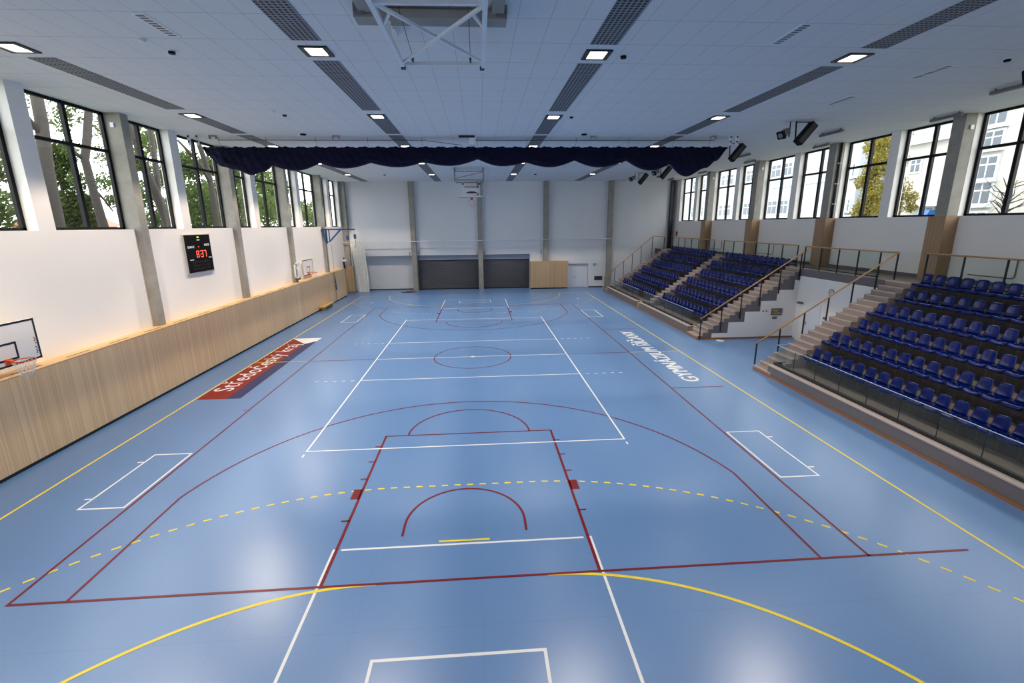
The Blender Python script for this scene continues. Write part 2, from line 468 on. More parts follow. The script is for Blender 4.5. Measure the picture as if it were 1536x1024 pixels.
hb = Lines(LZ * 2.2)            # yellow: handball
for sx in (-1, 1): hb.seg(sx * 10, -20, sx * 10, 20, 0.06)
hb.seg(-10, 20, 10, 20); hb.seg(-10, -20, 10, -20)
hb.seg(-10, 0, -7.55, 0); hb.seg(7.55, 0, 10, 0)
for sg in (-1, 1):
    gy = sg * 20.0
    hb.seg(-0.5, gy - sg * 7, 0.5, gy - sg * 7)
    if sg < 0:
        hb.arc(1.5, gy, 5.97, 0, 90, 0.06); hb.arc(-1.5, gy, 5.97, 90, 180, 0.06)
        hb.arc(1.5, gy, 9, 90, 22, dash=(0.15, 0.15)); hb.arc(-1.5, gy, 9, 89.05, 158, dash=(0.15, 0.15))
        for k in range(9): hb.seg(-1.2 + k * 0.3, gy + 9, -1.05 + k * 0.3, gy + 9)
    else:
        hb.arc(1.5, gy, 6, 0, -90); hb.arc(-1.5, gy, 6, -90, -180)
        hb.seg(-1.5, gy - 6, 1.5, gy - 6)
        hb.arc(1.5, gy, 9, -90, -22, dash=(0.15, 0.15)); hb.arc(-1.5, gy, 9, -90, -158, dash=(0.15, 0.15))
        for k in range(9): hb.seg(-1.4 + k * 0.3, gy - 9, -1.25 + k * 0.3, gy - 9)
hb.build('yellow_court_line', M['l_yellow'])

bn = MB()
bz = LZ
bn.add([(-9.93, -4.6, bz), (-8.87, -4.6, bz), (-8.95, 3.35, bz), (-10.0, 4.6, bz)], [(0, 1, 2, 3)], 0)
bn.add([(-8.87, -4.6, bz), (-8.38, -4.6, bz), (-8.5, 3.9, bz), (-8.95, 3.35, bz)], [(0, 1, 2, 3)], 1)
bn.add([(-8.95, 3.35, bz), (-8.5, 3.9, bz), (-8.45, 4.62, bz), (-10.0, 4.6, bz)], [(0, 1, 2, 3)], 2)
tag(bn.build('sponsor_banner', [M['b_red'], M['b_blue'], M['l_white']], floor), 'red, navy and white banner printed on the floor')
me = place_text(text_mesh('Středočeský kraj', 1.0, 0.0, space=1.08), (-9.14, -3.75, LZ * 2.5), (0, 1, 0), (-1, 0, 0), width=7.0, height=None, tall=1.06)
ys = [v.co.x for v in me.vertices]
link('banner_lettering', me, M['l_white'], floor)
gy = MB()
for k in range(3):                                     # heavy strokes: three close passes, each a hair above the last
    me = place_text(text_mesh('GYMNÁZIUM ŘÍČANY', 1.0, 0.0, space=1.05), (9.02, -4.35 + 0.035 * k, LZ * 2.5 + 0.0006 * k), (0, 1, 0), (-1, 0, 0), width=8.62, tall=1.12)
    gy.add([v.co[:] for v in me.vertices], [tuple(p.vertices) for p in me.polygons])
me = bpy.data.meshes.new('school_lettering'); me.from_pydata(gy.v, [], gy.f)
link('school_lettering', me, M['l_white'], floor)

# ------------------------------------------------------------------ walls, columns, ceiling
colL = [-22.9, -16.3, -9.5, -2.86, 3.93, 10.62, 17.35]
piL = [-19.7, -13.1, -6.5, 0.09, 6.62, 13.13, 19.75]
colR = [-22.7, -16.2, -9.8, -3.33, 3.05, 9.7, 16.15]
piR = [-19.4, -13.0, -6.6, -0.18, 6.33, 12.62, 19.05]
w = MB().box(XL - 0.5, XL, YF, YB + 1.2, 0, ZSL)
for p in piL: w.box(XL - 0.5, XL, p - 0.275, p + 0.275, ZSL, ZC)
w.box(XL - 0.5, XL, 22.5, YB + 1.2, ZSL, ZC)
struct('wall_left', w, M['wall'], 'white wall with the scoreboard, tall windows above it', 'wall')
w = MB().box(XR, XR + 0.5, YF, YB, 0, ZSR)
for p in piR: w.box(XR, XR + 0.5, p - 0.25, p + 0.25, ZSR, ZC)
for c in colR: w.box(XR + 0.02, XR + 0.5, c - 0.26, c + 0.26, ZSR, ZC)
w.box(XR, XR + 0.5, 22.1, YB, ZSR, ZC)
struct('wall_right', w, M['wall'], 'white wall with windows above the grandstand gallery', 'wall')
w = MB().box(XL, XR + 0.5, YB, YB + 1.2, 3.3, ZC)
w.box(XL, -11.35, YB, YB + 1.2, 0, 3.3).box(-11.35, -5.6, YB + 0.9, YB + 1.2, 0, 3.3)
w.box(5.25, 8.93, YB, YB + 1.2, 0, 3.3).box(10.95, XR + 0.5, YB, YB + 1.2, 0, 3.3).box(8.93, 10.95, YB, YB + 1.2, 2.3, 3.3).box(8.93, 10.95, YB + 0.3, YB + 1.2, 0, 2.3)
w.box(-5.6, 5.25, YB + 0.35, YB + 1.2, 2.84, 3.3).box(-5.6, 5.25, YB + 0.6, YB + 1.2, 0, 2.84)
w.box(XL + 0.5, 12.6, YB - 0.03, YB, 3.92, 3.98).box(13.1, XR, YB - 0.03, YB, 3.92, 3.98)
struct('wall_back', w, M['wall_cool'], 'tall white end wall with roller shutters', 'wall')
struct('wall_front', MB().box(XL - 0.5, XR + 0.5, YF - 0.3, YF, 0, ZC), M['wall'], 'white end wall opposite the roller shutters', 'wall')
struct('trim_1', MB().box(-5.5, 5.25, YB + 0.33, YB + 0.35, 2.86, 3.28), M['header'], 'grey lintel band above the roller shutters', 'lintel')
bs = MB().box(-11.35, -5.6, YB + 0.87, YB + 0.9, 0, 0.09).box(10.98, 12.4, YB - 0.03, YB, 0, 0.09)
struct('baseboard_back', bs, M['dark_base'], 'dark brown skirting at the foot of the end wall', 'skirting')
struct('ceiling', MB().box(XL - 0.5, XR + 0.5, YF - 0.3, YB + 1.3, ZC, ZC + 0.25), M['ceiling'], 'white tiled suspended ceiling', 'ceiling')
for i, c in enumerate(colL):
    struct('pillar', MB().box(XL - 0.5, -11.75, c - 0.19, c + 0.19, 0, ZC), M['concrete'], 'bare concrete column on the scoreboard wall, %s from the roller shutters' % ORD[len(colL) - 1 - i], 'column')
struct('pillar', MB().box(XL + 0.002, -11.5, 22.85, 23.29, 0, ZC), M['concrete'], 'concrete column in the corner behind the white net', 'column')
for i, c in enumerate(colR):
    struct('pillar', MB().box(18.68, 19.55, c - 0.25, c + 0.25, ZSR, ZC), M['concrete'], 'concrete column between gallery windows, %s from the roller shutters' % ORD[len(colR) - 1 - i], 'column')
    struct('column_cladding', MB().box(18.55, XR - 0.002, c - 0.36, c + 0.36, 3.67, ZSR - 0.005), M['wood_shaded'], 'slatted oak casing under the %s gallery column from the roller shutters' % ORD[len(colR) - 1 - i], 'cladding')
for i, x in enumerate((-5.64, 0.55, 6.75, 12.85)):
    struct('pillar', MB().box(x - 0.22, x + 0.22, 22.85, YB + 0.5 if i < 2 else YB, 0 if i != 2 else 2.62, ZC), M['concrete'],
           'concrete column on the end wall, ' + ('beside the pale niche', 'between the two roller shutters', 'rising above the oak cupboard', 'beside the grandstand')[i], 'column')
struct('duct', MB().box(18.55, 18.85, 22.9, 23.2, 3.67, ZC), M['black'], 'black vertical duct in the gallery corner', 'duct')

# windows
def window(n, side, y0, y1, lab):
    z0, z1 = (ZSL, ZC) if side < 0 else (ZSR, ZC)
    X = -12.33 if side < 0 else 19.42
    root = thing('window_%d' % n, lab, 'window', (X, (y0 + y1) / 2, z0), kind='structure')
    f = MB(); d = 0.05; ym = (y0 + y1) / 2; zt = 8.66
    f.box(X - d, X + d, y0, y0 + 0.11, z0, z1).box(X - d, X + d, y1 - 0.11, y1, z0, z1)
    f.box(X - d, X + d, y0, y1, z0, z0 + 0.08).box(X - d, X + d, y0, y1, z1 - 0.09, z1)
    f.box(X - d - 0.01, X + d + 0.01, ym - 0.065, ym + 0.065, z0 + 0.02, z1 - 0.02).box(X - d - 0.005, X + d + 0.005, y0 + 0.02, y1 - 0.02, zt - 0.05, zt + 0.05)
    f.build('window_frame', M['frame'], root)
    MB().box(X - 0.006, X + 0.006, y0 + 0.1, y1 - 0.1, z0 + 0.07, z1 - 0.08).build('glass', M['glass'], root)
def openings(cols, piers, cw, pw, last):
    e = sorted([(c, cw, 'c') for c in cols] + [(p, pw, 'p') for p in piers]); out = []
    for a, b in zip(e[:-1], e[1:]): out.append((a[0] + a[1], b[0] - b[1]))
    out.append((e[-1][0] + e[-1][1], last)); return out
wn = 1
opL = [o for o in openings(colL, piL, 0.19, 0.275, 22.5)]
opR = [o for o in openings(colR, piR, 0.255, 0.25, 22.1)]
for i, (a, b) in enumerate(opL):
    window(wn, -1, a, b, 'black framed window above the scoreboard wall, %s from the roller shutters' % ORD[len(opL) - 1 - i]); wn += 1
for i, (a, b) in enumerate(opR):
    window(wn, 1, a, b, 'black framed window above the gallery, %s from the roller shutters' % ORD[len(opR) - 1 - i]); wn += 1

# oak bumper wall with ledge along the scoreboard wall
root = thing('trim_2', 'long slatted oak bumper wall with a pale ledge', 'wall panel', (-11.4, 0, 0), kind='structure')
MB().box(-11.46, -11.4, YF, 20.6, 0.1, 2.4).build('slatted_panel', M['wood_y'], root)
MB().box(-11.5, -11.43, YF, 20.6, 0.0, 0.1).build('plinth', M['black'], root)
MB().box(XL, -11.4, YF, 20.6, 2.4, 2.44).build('ledge', M['oak_light'], root)
MB().box(XL, -11.46, 20.5, 20.56, 0.0, 2.4).build('end_panel', M['wood_x'], root)
for k in range(23):
    y = -15.4 + k * 1.62
    MB().box(-11.64, -11.58, y, y + 0.85, 2.439, 2.4415).build('vent_slot', M['slot'], root)
struct('trim_3', MB().box(XL + 0.002, -11.2, 22.6, 22.84, 0.09, 2.45).box(XL + 0.002, -11.25, 22.65, 22.84, 0, 0.09), M['wood_x'], 'slatted oak corner panel behind the white net', 'wall panel')

# ------------------------------------------------------------------ ceiling lights and grilles
rowsX = [(-9.55, 'nearest the scoreboard wall'), (-3.12, 'inner on the scoreboard side'), (3.3, 'inner on the grandstand side'), (9.6, 'nearest the grandstand')]
ROWN = {-9.55: 'scoreboard wall row', -3.12: 'inner scoreboard side row', 3.3: 'inner grandstand side row', 9.6: 'outer grandstand side row'}
lightY = [17.12, 10.42, 3.85, -2.66, -9.09, -15.55]
grY = [(17.45, 22.9), (10.75, 16.8), (4.2, 10.1), (0.98, 3.5), (-2.3, 0.62), (-8.45, -3.58), (-15.2, -9.72), (-21.6, -15.9)]
lf = MB(); lf.box(-0.31, 0.31, -0.31, -0.24, -0.03, 0.0).box(-0.31, 0.31, 0.24, 0.31, -0.03, 0.0).box(-0.31, -0.2, -0.24, 0.24, -0.03, 0.0).box(0.2, 0.31, -0.24, 0.24, -0.03, 0.0)
lf_me = lf.mesh('frame'); lf_me.materials.append(M['black'])
ld_me = MB().box(-0.21, 0.21, -0.25, 0.25, -0.012, -0.004).mesh('lens'); ld_me.materials.append(M['lamp'])
led = bpy.data.lights.new('led_array', 'AREA'); led.shape = 'RECTANGLE'; led.size = 0.42; led.size_y = 0.5
def optic(name, watts, wc, wall=0.0):
    """downlight with the square beam of a lensed LED panel: full out to 44 degrees in x and y, then cut off"""
    d = bpy.data.lights.new(name, 'SPOT'); d.spot_size = math.radians(125); d.spot_blend = 0.0; d.shadow_soft_size = 0.25
    d.energy = watts; d.color = wc; d.use_nodes = True; nt = d.node_tree; em = nt.nodes['Emission']
    tc = nt.nodes.new('ShaderNodeTexCoord'); sp = nt.nodes.new('ShaderNodeSeparateXYZ'); nt.links.new(tc.outputs['Normal'], sp.inputs[0])
    def mth(op, a, b=None):
        m_ = nt.nodes.new('ShaderNodeMath'); m_.operation = op
        for k, v in enumerate((a, b)):
            if v is None: continue
            if isinstance(v, (int, float)): m_.inputs[k].default_value = v
            else: nt.links.new(v, m_.inputs[k])
        return m_.outputs[0]
    az = mth('MAXIMUM', mth('ABSOLUTE', sp.outputs[2]), 0.01)
    def gate(v, lo=0.9, hi=1.02):
        mr = nt.nodes.new('ShaderNodeMapRange'); mr.interpolation_type = 'SMOOTHSTEP'
        mr.inputs[1].default_value = lo; mr.inputs[2].default_value = hi; mr.inputs[3].default_value = 1.0; mr.inputs[4].default_value = 0.0
        nt.links.new(mth('DIVIDE', mth('ABSOLUTE', v), az), mr.inputs[0]); return mr.outputs[0]
    g = mth('MULTIPLY', gate(sp.outputs[0], 0.93, 1.0), gate(sp.outputs[1]) if not wall else gate(sp.outputs[1], 1.2, 1.7))
    if wall:                                            # made-up one-sided boost, added to brighten the scoreboard wall
        mr = nt.nodes.new('ShaderNodeMapRange'); mr.interpolation_type = 'SMOOTHSTEP'
        for k, v in ((1, 0.22), (2, 0.36), (3, 0.0), (4, wall)): mr.inputs[k].default_value = v
        tx = mth('DIVIDE', mth('MULTIPLY', sp.outputs[0], WSIGN), az); nt.links.new(tx, mr.inputs[0])
        g = mth('MULTIPLY', g, mth('ADD', 1.0, mth('MULTIPLY', mr.outputs[0], mth('POWER', mth('DIVIDE', 0.34, mth('MAXIMUM', tx, 0.34)), 2.9))))
    nt.links.new(mth('MULTIPLY', g, mth('POWER', az, -0.8)), em.inputs['Strength'])
    return d
dl = optic('downlight_optic', SPOT_W, (1.0, 0.87, 0.74)); dl_dim = optic('dimmed_optic', SPOT_W * 0.3, (1.0, 0.87, 0.74)); dl_wall = optic('wall_row_boost', SPOT_W * 1.0, (1.0, 0.85, 0.7), 2.9)
led.energy = LED_W; led.color = (1.0, 0.88, 0.75); led.spread = math.radians(150)
for x, _ in rowsX:
    for j, y in enumerate(lightY):
        r = thing('ceiling_light', 'lit square ceiling light, %s from the shutters in the %s' % (ORD[j], ROWN[x]), 'ceiling light', (x, y, ZC), 'recessed ceiling lights')
        link('frame', lf_me, M['black'], r, (0, 0, 0)); link('lens', ld_me, M['lamp'], r, (0, 0, 0))
        la = bpy.data.objects.new('led_array', led); COL.objects.link(la); la.parent = r; la.location = (0, 0, -0.016)
        sp_ = bpy.data.objects.new('downlight_optic', dl_wall if x < -9 else (dl_dim if y < -12 else dl)); COL.objects.link(sp_); sp_.parent = r; sp_.location = (0, 0, -0.2)
    for j, (a, b) in enumerate(grY):
        g = MB().box(-0.31, 0.31, 0, b - a, -0.012, 0.0).mesh('ceiling_grille')
        o = link('ceiling_grille', g, M['grille']); o.location = (x, a, ZC)
        tag(o, 'dark perforated ceiling strip, %s from the shutters in the %s' % (ORD[j], ROWN[x]), 'ceiling grille', 'perforated ceiling strips')

# small ceiling fittings
def vent_slot(x, y, lab):
    r = thing('ceiling_vent', lab, 'vent', (x, y, ZC), 'slotted ceiling diffusers')
    MB().box(x - 0.13, x + 0.13, y - 0.55, y + 0.55, ZC - 0.012, ZC).build('frame', M['white_metal'], r)
    s = MB()
    for k in range(9): s.box(x - 0.08, x + 0.08, y - 0.5 + k * 0.115, y - 0.43 + k * 0.115, ZC - 0.014, ZC - 0.011)
    s.build('slot', M['vent'], r)
vent_slot(-5.75, -10.35, 'small slotted ceiling vent by the folded hoop frame, scoreboard side')
vent_slot(7.15, -10.4, 'small slotted ceiling vent between the folded hoop frame and the grandstand lights')
vent_slot(12.65, -8.1, 'small slotted ceiling vent above the lower grandstand rows')
vent_slot(12.45, -5.2, 'small slotted ceiling vent above the gap between the grandstands')
def sensor(x, y, lab, dark=True, r=0.07):
    t = thing('ceiling_sensor', lab, 'sensor', (x, y, ZC), 'small ceiling sensors')
    MB().disc((x, y, ZC - 0.012), (0, 0, 1), r * 1.3, 0.024, 16).build('base', M['white_metal'], t)
    MB().disc((x, y, ZC - 0.045), (0, 0, 1), r, 0.05, 16, r2=r).build('head', M['black_soft'] if dark else M['white_metal'], t)
sensor(3.95, -9.06, 'small ceiling sensor beside a grandstand side light near the folded frame')
sensor(3.95, -2.78, 'small ceiling sensor beside the light before the curtain')
sensor(-6.32, -9.0, 'dark ceiling sensor next to the slotted vent, scoreboard side')
sensor(-6.52, -9.64, 'white ceiling sensor next to the slotted vent, scoreboard side', False)
sensor(-6.5, -3.4, 'white ceiling sensor between the two scoreboard side light rows', False)
sensor(-6.3, -2.9, 'dark ceiling sensor between the two scoreboard side light rows')
sensor(5.17, 0.5, 'dark ceiling detector just before the curtain, grandstand side', r=0.12)
sensor(-6.93, 0.6, 'dark ceiling detector just before the curtain, scoreboard side', r=0.12)
sensor(-6.73, 17.1, 'dark ceiling detector beyond the curtain, scoreboard side', r=0.1)
sensor(5.0, 17.0, 'dark ceiling detector beyond the curtain, grandstand side', r=0.1)
sensor(13.58, -9.16, 'dark ceiling sensor above the lower grandstand, by the black spotlight')
for i, (x, y0, y1) in enumerate([(16.02, -0.87, 0.47), (18.1, 2.6, 3.7), (16.0, 6.0, 7.2), (17.95, 8.7, 9.9), (16.0, 12.7, 13.9), (17.85, 15.0, 16.2), (15.6, 17.9, 19.0), (17.6, 20.4, 21.5), (18.15, -3.9, -2.7), (16.25, -8.0, -6.5), (18.1, -10.4, -9.2)]):
    t = thing('ceiling_strip_fitting', 'dark slim strip fitting under the ceiling by the gallery windows, ' + ORD[[7, 6, 5, 4, 3, 2, 1, 0, 8, 9, 10][i]] + ' from the roller shutters', 'strip fitting', (x, (y0 + y1) / 2, ZC), 'strip fittings over the gallery')
    bevel(MB().box(x - 0.07, x + 0.07, y0, y1, ZC - 0.16, ZC - 0.05).build('housing', M['grey_metal'], t), 0.02)
    for yy in (y0 + 0.12, y1 - 0.12): MB().box(x - 0.015, x + 0.015, yy - 0.02, yy + 0.02, ZC - 0.06, ZC).build('bracket', M['black'], t)

# ------------------------------------------------------------------ gathered navy dividing curtain
keys = [(-11.75, 9.5), (-11.63, 9.19), (-11.02, 8.72), (-10.48, 8.58), (-9.81, 8.36), (-9.35, 8.48), (-8.87, 8.79), (-7.85, 8.54), (-6.73, 8.87), (-5.65, 8.63), (-4.45, 8.87), (-3.23, 8.68), (-2.03, 8.9), (-0.85, 8.73),
        (0.48, 9.02), (1.61, 8.71), (2.73, 8.88), (3.85, 8.66), (5.03, 8.96), (6.2, 8.65), (7.51, 8.95), (8.7, 8.5), (9.65, 8.79), (10.5, 8.22), (11.43, 8.6), (11.9, 8.92), (12.45, 9.5)]
cusps = {-8.87, -6.73, -4.45, -2.03, 0.48, 2.73, 5.03, 7.51, 9.65}
def bottom(x):
    for (a, za), (b, zb) in zip(keys[:-1], keys[1:]):
        if a <= x <= b:
            t = (x - a) / (b - a)
            if a in cusps and b not in cusps: return za + (zb - za) * math.sin(t * PI / 2)
            if b in cusps and a not in cusps: return zb + (za - zb) * math.cos(t * PI / 2)
            return za + (zb - za) * (t * t * (3 - 2 * t))
    return keys[-1][1]
CY = 1.8
root = thing('curtain', 'gathered navy dividing curtain hanging from the ceiling across the hall', 'curtain', (0, CY, ZC))
cb = MB(); NX, NR = 420, 44; vs = []; fs = []
for i in range(NX + 1):
    x = keys[0][0] + (keys[-1][0] - keys[0][0]) * i / NX
    zb = bottom(x); zt = 9.56 + 0.025 * math.sin(x * 9.0) + 0.015 * math.sin(x * 23.0 + 1)
    e = min(1.0, (x - keys[0][0]) / 0.8, (keys[-1][0] - x) / 0.8); e = max(0.06, e)
    H = max(0.05, zt - zb)
    for k in range(NR):
        a = 2 * PI * k / NR
        s_ = (math.sin(a) + 1) / 2                      # 0 bottom, 1 top
        z = zb + H * s_
        side = math.cos(a)
        fold = 0.045 * math.sin(s_ * 34 + 0.5 * math.sin(x * 2.7)) + 0.02 * math.sin(x * 17 + s_ * 9) + 0.03 * math.sin(x * 3.1 + s_ * 14)
        hw = (0.16 + 0.16 * (1 - s_)) * e
        vs.append((x, CY + side * (hw + fold * (1 if abs(side) > 0.15 else 0)), z))
for i in range(NX):
    for k in range(NR):
        fs.append((i * NR + k, i * NR + (k + 1) % NR, (i + 1) * NR + (k + 1) % NR, (i + 1) * NR + k))
cb.add(vs, fs, 0, True)
cb.add([vs[k] for k in range(NR)], [tuple(range(NR))]); cb.add([vs[NX * NR + k] for k in range(NR)], [tuple(range(NR))])
cb.build('fabric', M['curtain'], root)
MB().tube([(-11.6, CY, 9.5), (12.3, CY, 9.5)], 0.03).build('batten', M['black'], root)
MB().tube([(-10.9, CY - 0.3, 9.8), (-2.0, CY - 0.3, 9.8)], 0.014, 6).tube([(-2.0, CY - 0.3, 9.8), (-0.2, CY - 0.2, 9.6)], 0.012, 6).tube([(0.4, CY - 0.3, 9.8), (11.6, CY - 0.3, 9.8)], 0.014, 6).build('drive_shaft', M['black'], root)
for x in (-10.9, -8.87, -6.73, -4.45, -2.03, 0.48, 2.73, 5.03, 7.51, 9.65, 11.4):
    MB().tube([(x, CY - 0.3, ZC), (x, CY - 0.3, 9.76)], 0.012, 6).tube([(x, CY - 0.28, 9.8), (x, CY - 0.15, 9.5)], 0.006, 6).build('hanger', M['grey_metal'], root)
for x in (-10.9, -5.7, 5.7, 11.3):
    MB().box(x - 0.14, x + 0.14, 1.0, 1.15, ZC - 0.05, ZC).box(x - 0.14, x - 0.11, 1.0, 1.15, ZC - 0.14, ZC - 0.05).box(x + 0.11, x + 0.14, 1.0, 1.15, ZC - 0.14, ZC - 0.05).build('ceiling_bracket', M['beige_metal'], root)
MB().box(-0.1, 0.42, 0.95, 1.2, ZC - 0.08, ZC).box(0.1, 0.36, 1.2, 1.55, ZC - 0.36, ZC - 0.02).build('winch', M['white_metal'], root)
MB().box(-0.35, 0.36, 0.9, 1.0, ZC - 0.1, ZC - 0.02).build('winch_motor', M['black'], root)
for xs in (-11.85, -11.5, 12.1, 12.4):
    MB().box(xs - 0.05, xs + 0.05, 0.95, 1.02, ZC - 0.42, ZC).build('end_bracket', M['white_metal'], root)
    MB().box(xs - 0.035, xs + 0.035, 0.93, 0.96, ZC - 0.1, ZC - 0.03).box(xs - 0.035, xs + 0.035, 0.93, 0.96, ZC - 0.3, ZC - 0.23).build('bolt', M['black'], root)

# ------------------------------------------------------------------ basketball rigs
def ring_mb(c, nrm, r=0.225, t=0.012):
    c = Vector(c); nrm = Vector(nrm).normalized(); a = nrm.orthogonal().normalized(); b = nrm.cross(a)
    return MB().tube([c + (a * math.cos(q) + b * math.sin(q)) * r for q in [2 * PI * k / 28 for k in range(28)]], t, 8, closed=True)
root = thing('folding_hoop_frame', 'white steel basketball hoop frame folded up under ceiling before the curtain', 'hoop frame', (-0.3, -11.2, ZC))
MB().box(-1.72, 1.05, -11.42, -11.05, 9.72, 9.86).build('cross_beam', M['beige_metal'], root)
for x in (-1.5, 0.88): MB().box(x - 0.11, x + 0.11, -15.5, -11.2, 9.78, 9.9).build('side_beam', M['beige_metal'], root)
for x in (-1.6, 0.95):
    MB().box(x - 0.1, x + 0.1, -11.5, -11.4, 9.76, 9.92).build('clamp', M['grey_metal'], root)
zf = 9.45
fr = MB()
fr.bar((-1.2, -15.2, zf), (-1.12, -9.75, zf), 0.085, 0.085).bar((0.63, -15.2, zf), (0.62, -9.45, zf), 0.085, 0.085)
fr.bar((-1.2, -12.66, zf), (0.62, -12.7, zf), 0.07).bar((-1.14, -9.83, zf), (0.62, -9.86, zf), 0.06)
fr.bar((-1.16, -12.6, zf + 0.03), (0.6, -9.9, zf + 0.03), 0.05).bar((0.6, -12.6, zf), (-1.1, -9.9, zf), 0.05)
fr.build('lift_frame', M['white_metal'], root)
for sx, xa in ((-1, -1.12), (1, 0.6)):
    MB().bar((xa, -11.8, zf), (xa + sx * -0.16, -12.2, zf + 0.02), 0.045).build('brace', M['white_metal'], root)
    MB().bar((xa, -11.25, zf), (xa, -11.25, 9.74), 0.06).build('pivot_arm', M['white_metal'], root)
    MB().box(xa - 0.05, xa + 0.05, -9.72, -9.62, zf - 0.06, zf + 0.1).box(xa - 0.02 - sx * 0.25, xa + 0.02 - sx * 0.25, -10.1, -9.92, zf, zf + 0.1).build('clamp', M['black'], root)
    MB().tube([(xa - sx * 0.25, -10.0, zf + 0.1), (xa - sx * 0.25, -12.4, 9.85)], 0.006, 6).build('cable', M['black'], root)
    MB().box(xa - 0.06, xa + 0.06, -10.8, -10.25, ZC - 0.05, ZC).box(xa - 0.02, xa + 0.02, -10.75, -10.3, ZC - 0.14, ZC - 0.05).build('ceiling_bracket', M['white_metal'], root)

root = thing('ceiling_basketball_hoop', 'white ceiling basketball hoop folded up beyond the curtain', 'basketball hoop', (0, 13.0, ZC))
for x in (-1.15, 0.84):
    MB().box(x - 0.05, x + 0.05, 12.6, 14.2, ZC - 0.12, ZC).build('ceiling_beam', M['beige_metal'], root)
    MB().box(x - 0.045, x + 0.045, 12.9, 13.0, 9.0, ZC - 0.1).build('hanger_post', M['beige_metal'], root)
MB().bar((-1.15, 12.95, 9.68), (0.84, 12.95, 9.68), 0.05).bar((-1.15, 12.95, 9.12), (0.84, 12.95, 9.12), 0.07).bar((-1.1, 13.0, 9.22), (0.8, 13.0, 9.65), 0.045).bar((-1.1, 13.2, 8.97), (0.85, 13.2, 8.97), 0.07).build('cross_frame', M['beige_metal'], root)
for x in (-0.6, 0.57):
    MB().bar((x, 13.1, 9.0), (x, 13.1, 8.05), 0.06).build('lift_arm', M['white_metal'], root)
    MB().box(x - 0.05, x + 0.05, 13.0, 13.1, 8.8, 8.92).build('joint', M['black'], root)
MB().bar((-0.52, 13.1, 8.66), (0.52, 13.1, 8.66), 0.06).build('cross_bar', M['grey_metal'], root)
MB().box(-0.5, 0.5, 13.0, 13.12, 8.25, 8.56).build('carrier_plate', M['white_metal'], root)
MB().tube([(-0.38, 13.0, 8.28), (-0.12, 12.98, 8.29), (0.12, 12.98, 8.29), (0.38, 13.0, 8.28)], [0.02, 0.06, 0.06, 0.02], 8).build('damper', M['black'], root)
MB().box(-0.9, 0.9, 12.5, 13.6, 7.957, 8.02).build('backboard', M['board'], root)
MB().box(-0.9, 0.9, 12.5, 12.58, 7.9, 7.955).build('board_padding', M['pale_blue'], root)
MB().box(-0.08, 0.08, 12.62, 12.75, 7.76, 7.97).build('rim_plate', M['red'], root)
ring_mb((0.01, 12.68, 7.55), (0, 1, 0.1), 0.225, 0.011).build('rim', M['orange'], root)

def wall_hoop(y, X, lab, far):
    r = thing('wall_basketball_hoop', lab, 'basketball hoop', (X, y, 2.7))
    z0 = 2.68; z1 = 3.77; h = 0.9 if not far else 0.98
    MB().box(X - 0.03, X, y - h, y + h, z0, z1).build('backboard', M['board'], r)
    bd = MB(); e = X + 0.004; t = 0.05
    bd.box(X, e, y - h, y + h, z0, z0 + t).box(X, e, y - h, y + h, z1 - t, z1).box(X, e, y - h, y - h + t, z0 + t, z1 - t).box(X, e, y + h - t, y + h, z0 + t, z1 - t)
    bd.box(X, e, y - 0.3, y + 0.3, z0 + 0.15, z0 + 0.2).box(X, e, y - 0.3, y + 0.3, z0 + 0.55, z0 + 0.6).box(X, e, y - 0.3, y - 0.25, z0 + 0.2, z0 + 0.55).box(X, e, y + 0.25, y + 0.3, z0 + 0.2, z0 + 0.55)
    bd.build('board_border', M['black'], r)
    zr = z0 + 0.17
    MB().box(X, X + 0.03, y - 0.09, y + 0.09, zr - 0.12, zr + 0.02).box(X, X + 0.16, y - 0.06, y + 0.06, zr - 0.02, zr + 0.005).build('rim_bracket', M['orange'], r)
    c = Vector((X + 0.15 + 0.225, y, zr))
    ring_mb(c, (0, 0, 1), 0.225, 0.013).build('rim', M['orange'], r)
    n = MB(); N = 12
    for k in range(N):
        for sg in (1, -1):
            pts = []
            for j in range(6):
                a = 2 * PI * (k + sg * j * 0.5) / N; rr = 0.225 - 0.1 * (1 - (1 - j / 5) ** 1.5)
                pts.append(c + Vector((rr * math.cos(a), rr * math.sin(a), -0.02 - j * 0.08)))
            n.tube(pts, 0.005, 4)
    n.build('net', M['net'], r)
    for yy in (y - 0.4, y + 0.4):
        MB().bar((X - 0.03, yy, z0 + 0.3), (XL, yy, z0 + 0.3), 0.05).bar((X - 0.03, yy, z0 + 0.85), (XL, yy, z0 + 0.85), 0.05).build('wall_arm', M['white_metal'], r)
    if not far:
        s = MB(); [s.box(X, e, y + h - 0.12 + 0.02 * (q % 2), y + h - 0.09 + 0.02 * (q % 2), z0 + za, z0 + za + 0.03, c_) for q, (za, c_) in enumerate([(0.48, 0), (0.52, 0), (0.56, 0), (0.41, 1), (0.15, 1), (0.19, 1), (0.23, 1), (0.27, 1), (0.31, 1)])]
        s.build('sticker', [M['red'], M['bluepaint']], r)
wall_hoop(-9.0, -11.5, 'white basketball backboard with black border and orange rim on the scoreboard wall, before the scoreboard', False)
wall_hoop(13.1, -11.85, 'white basketball backboard with orange rim between the last two scoreboard wall columns', True)
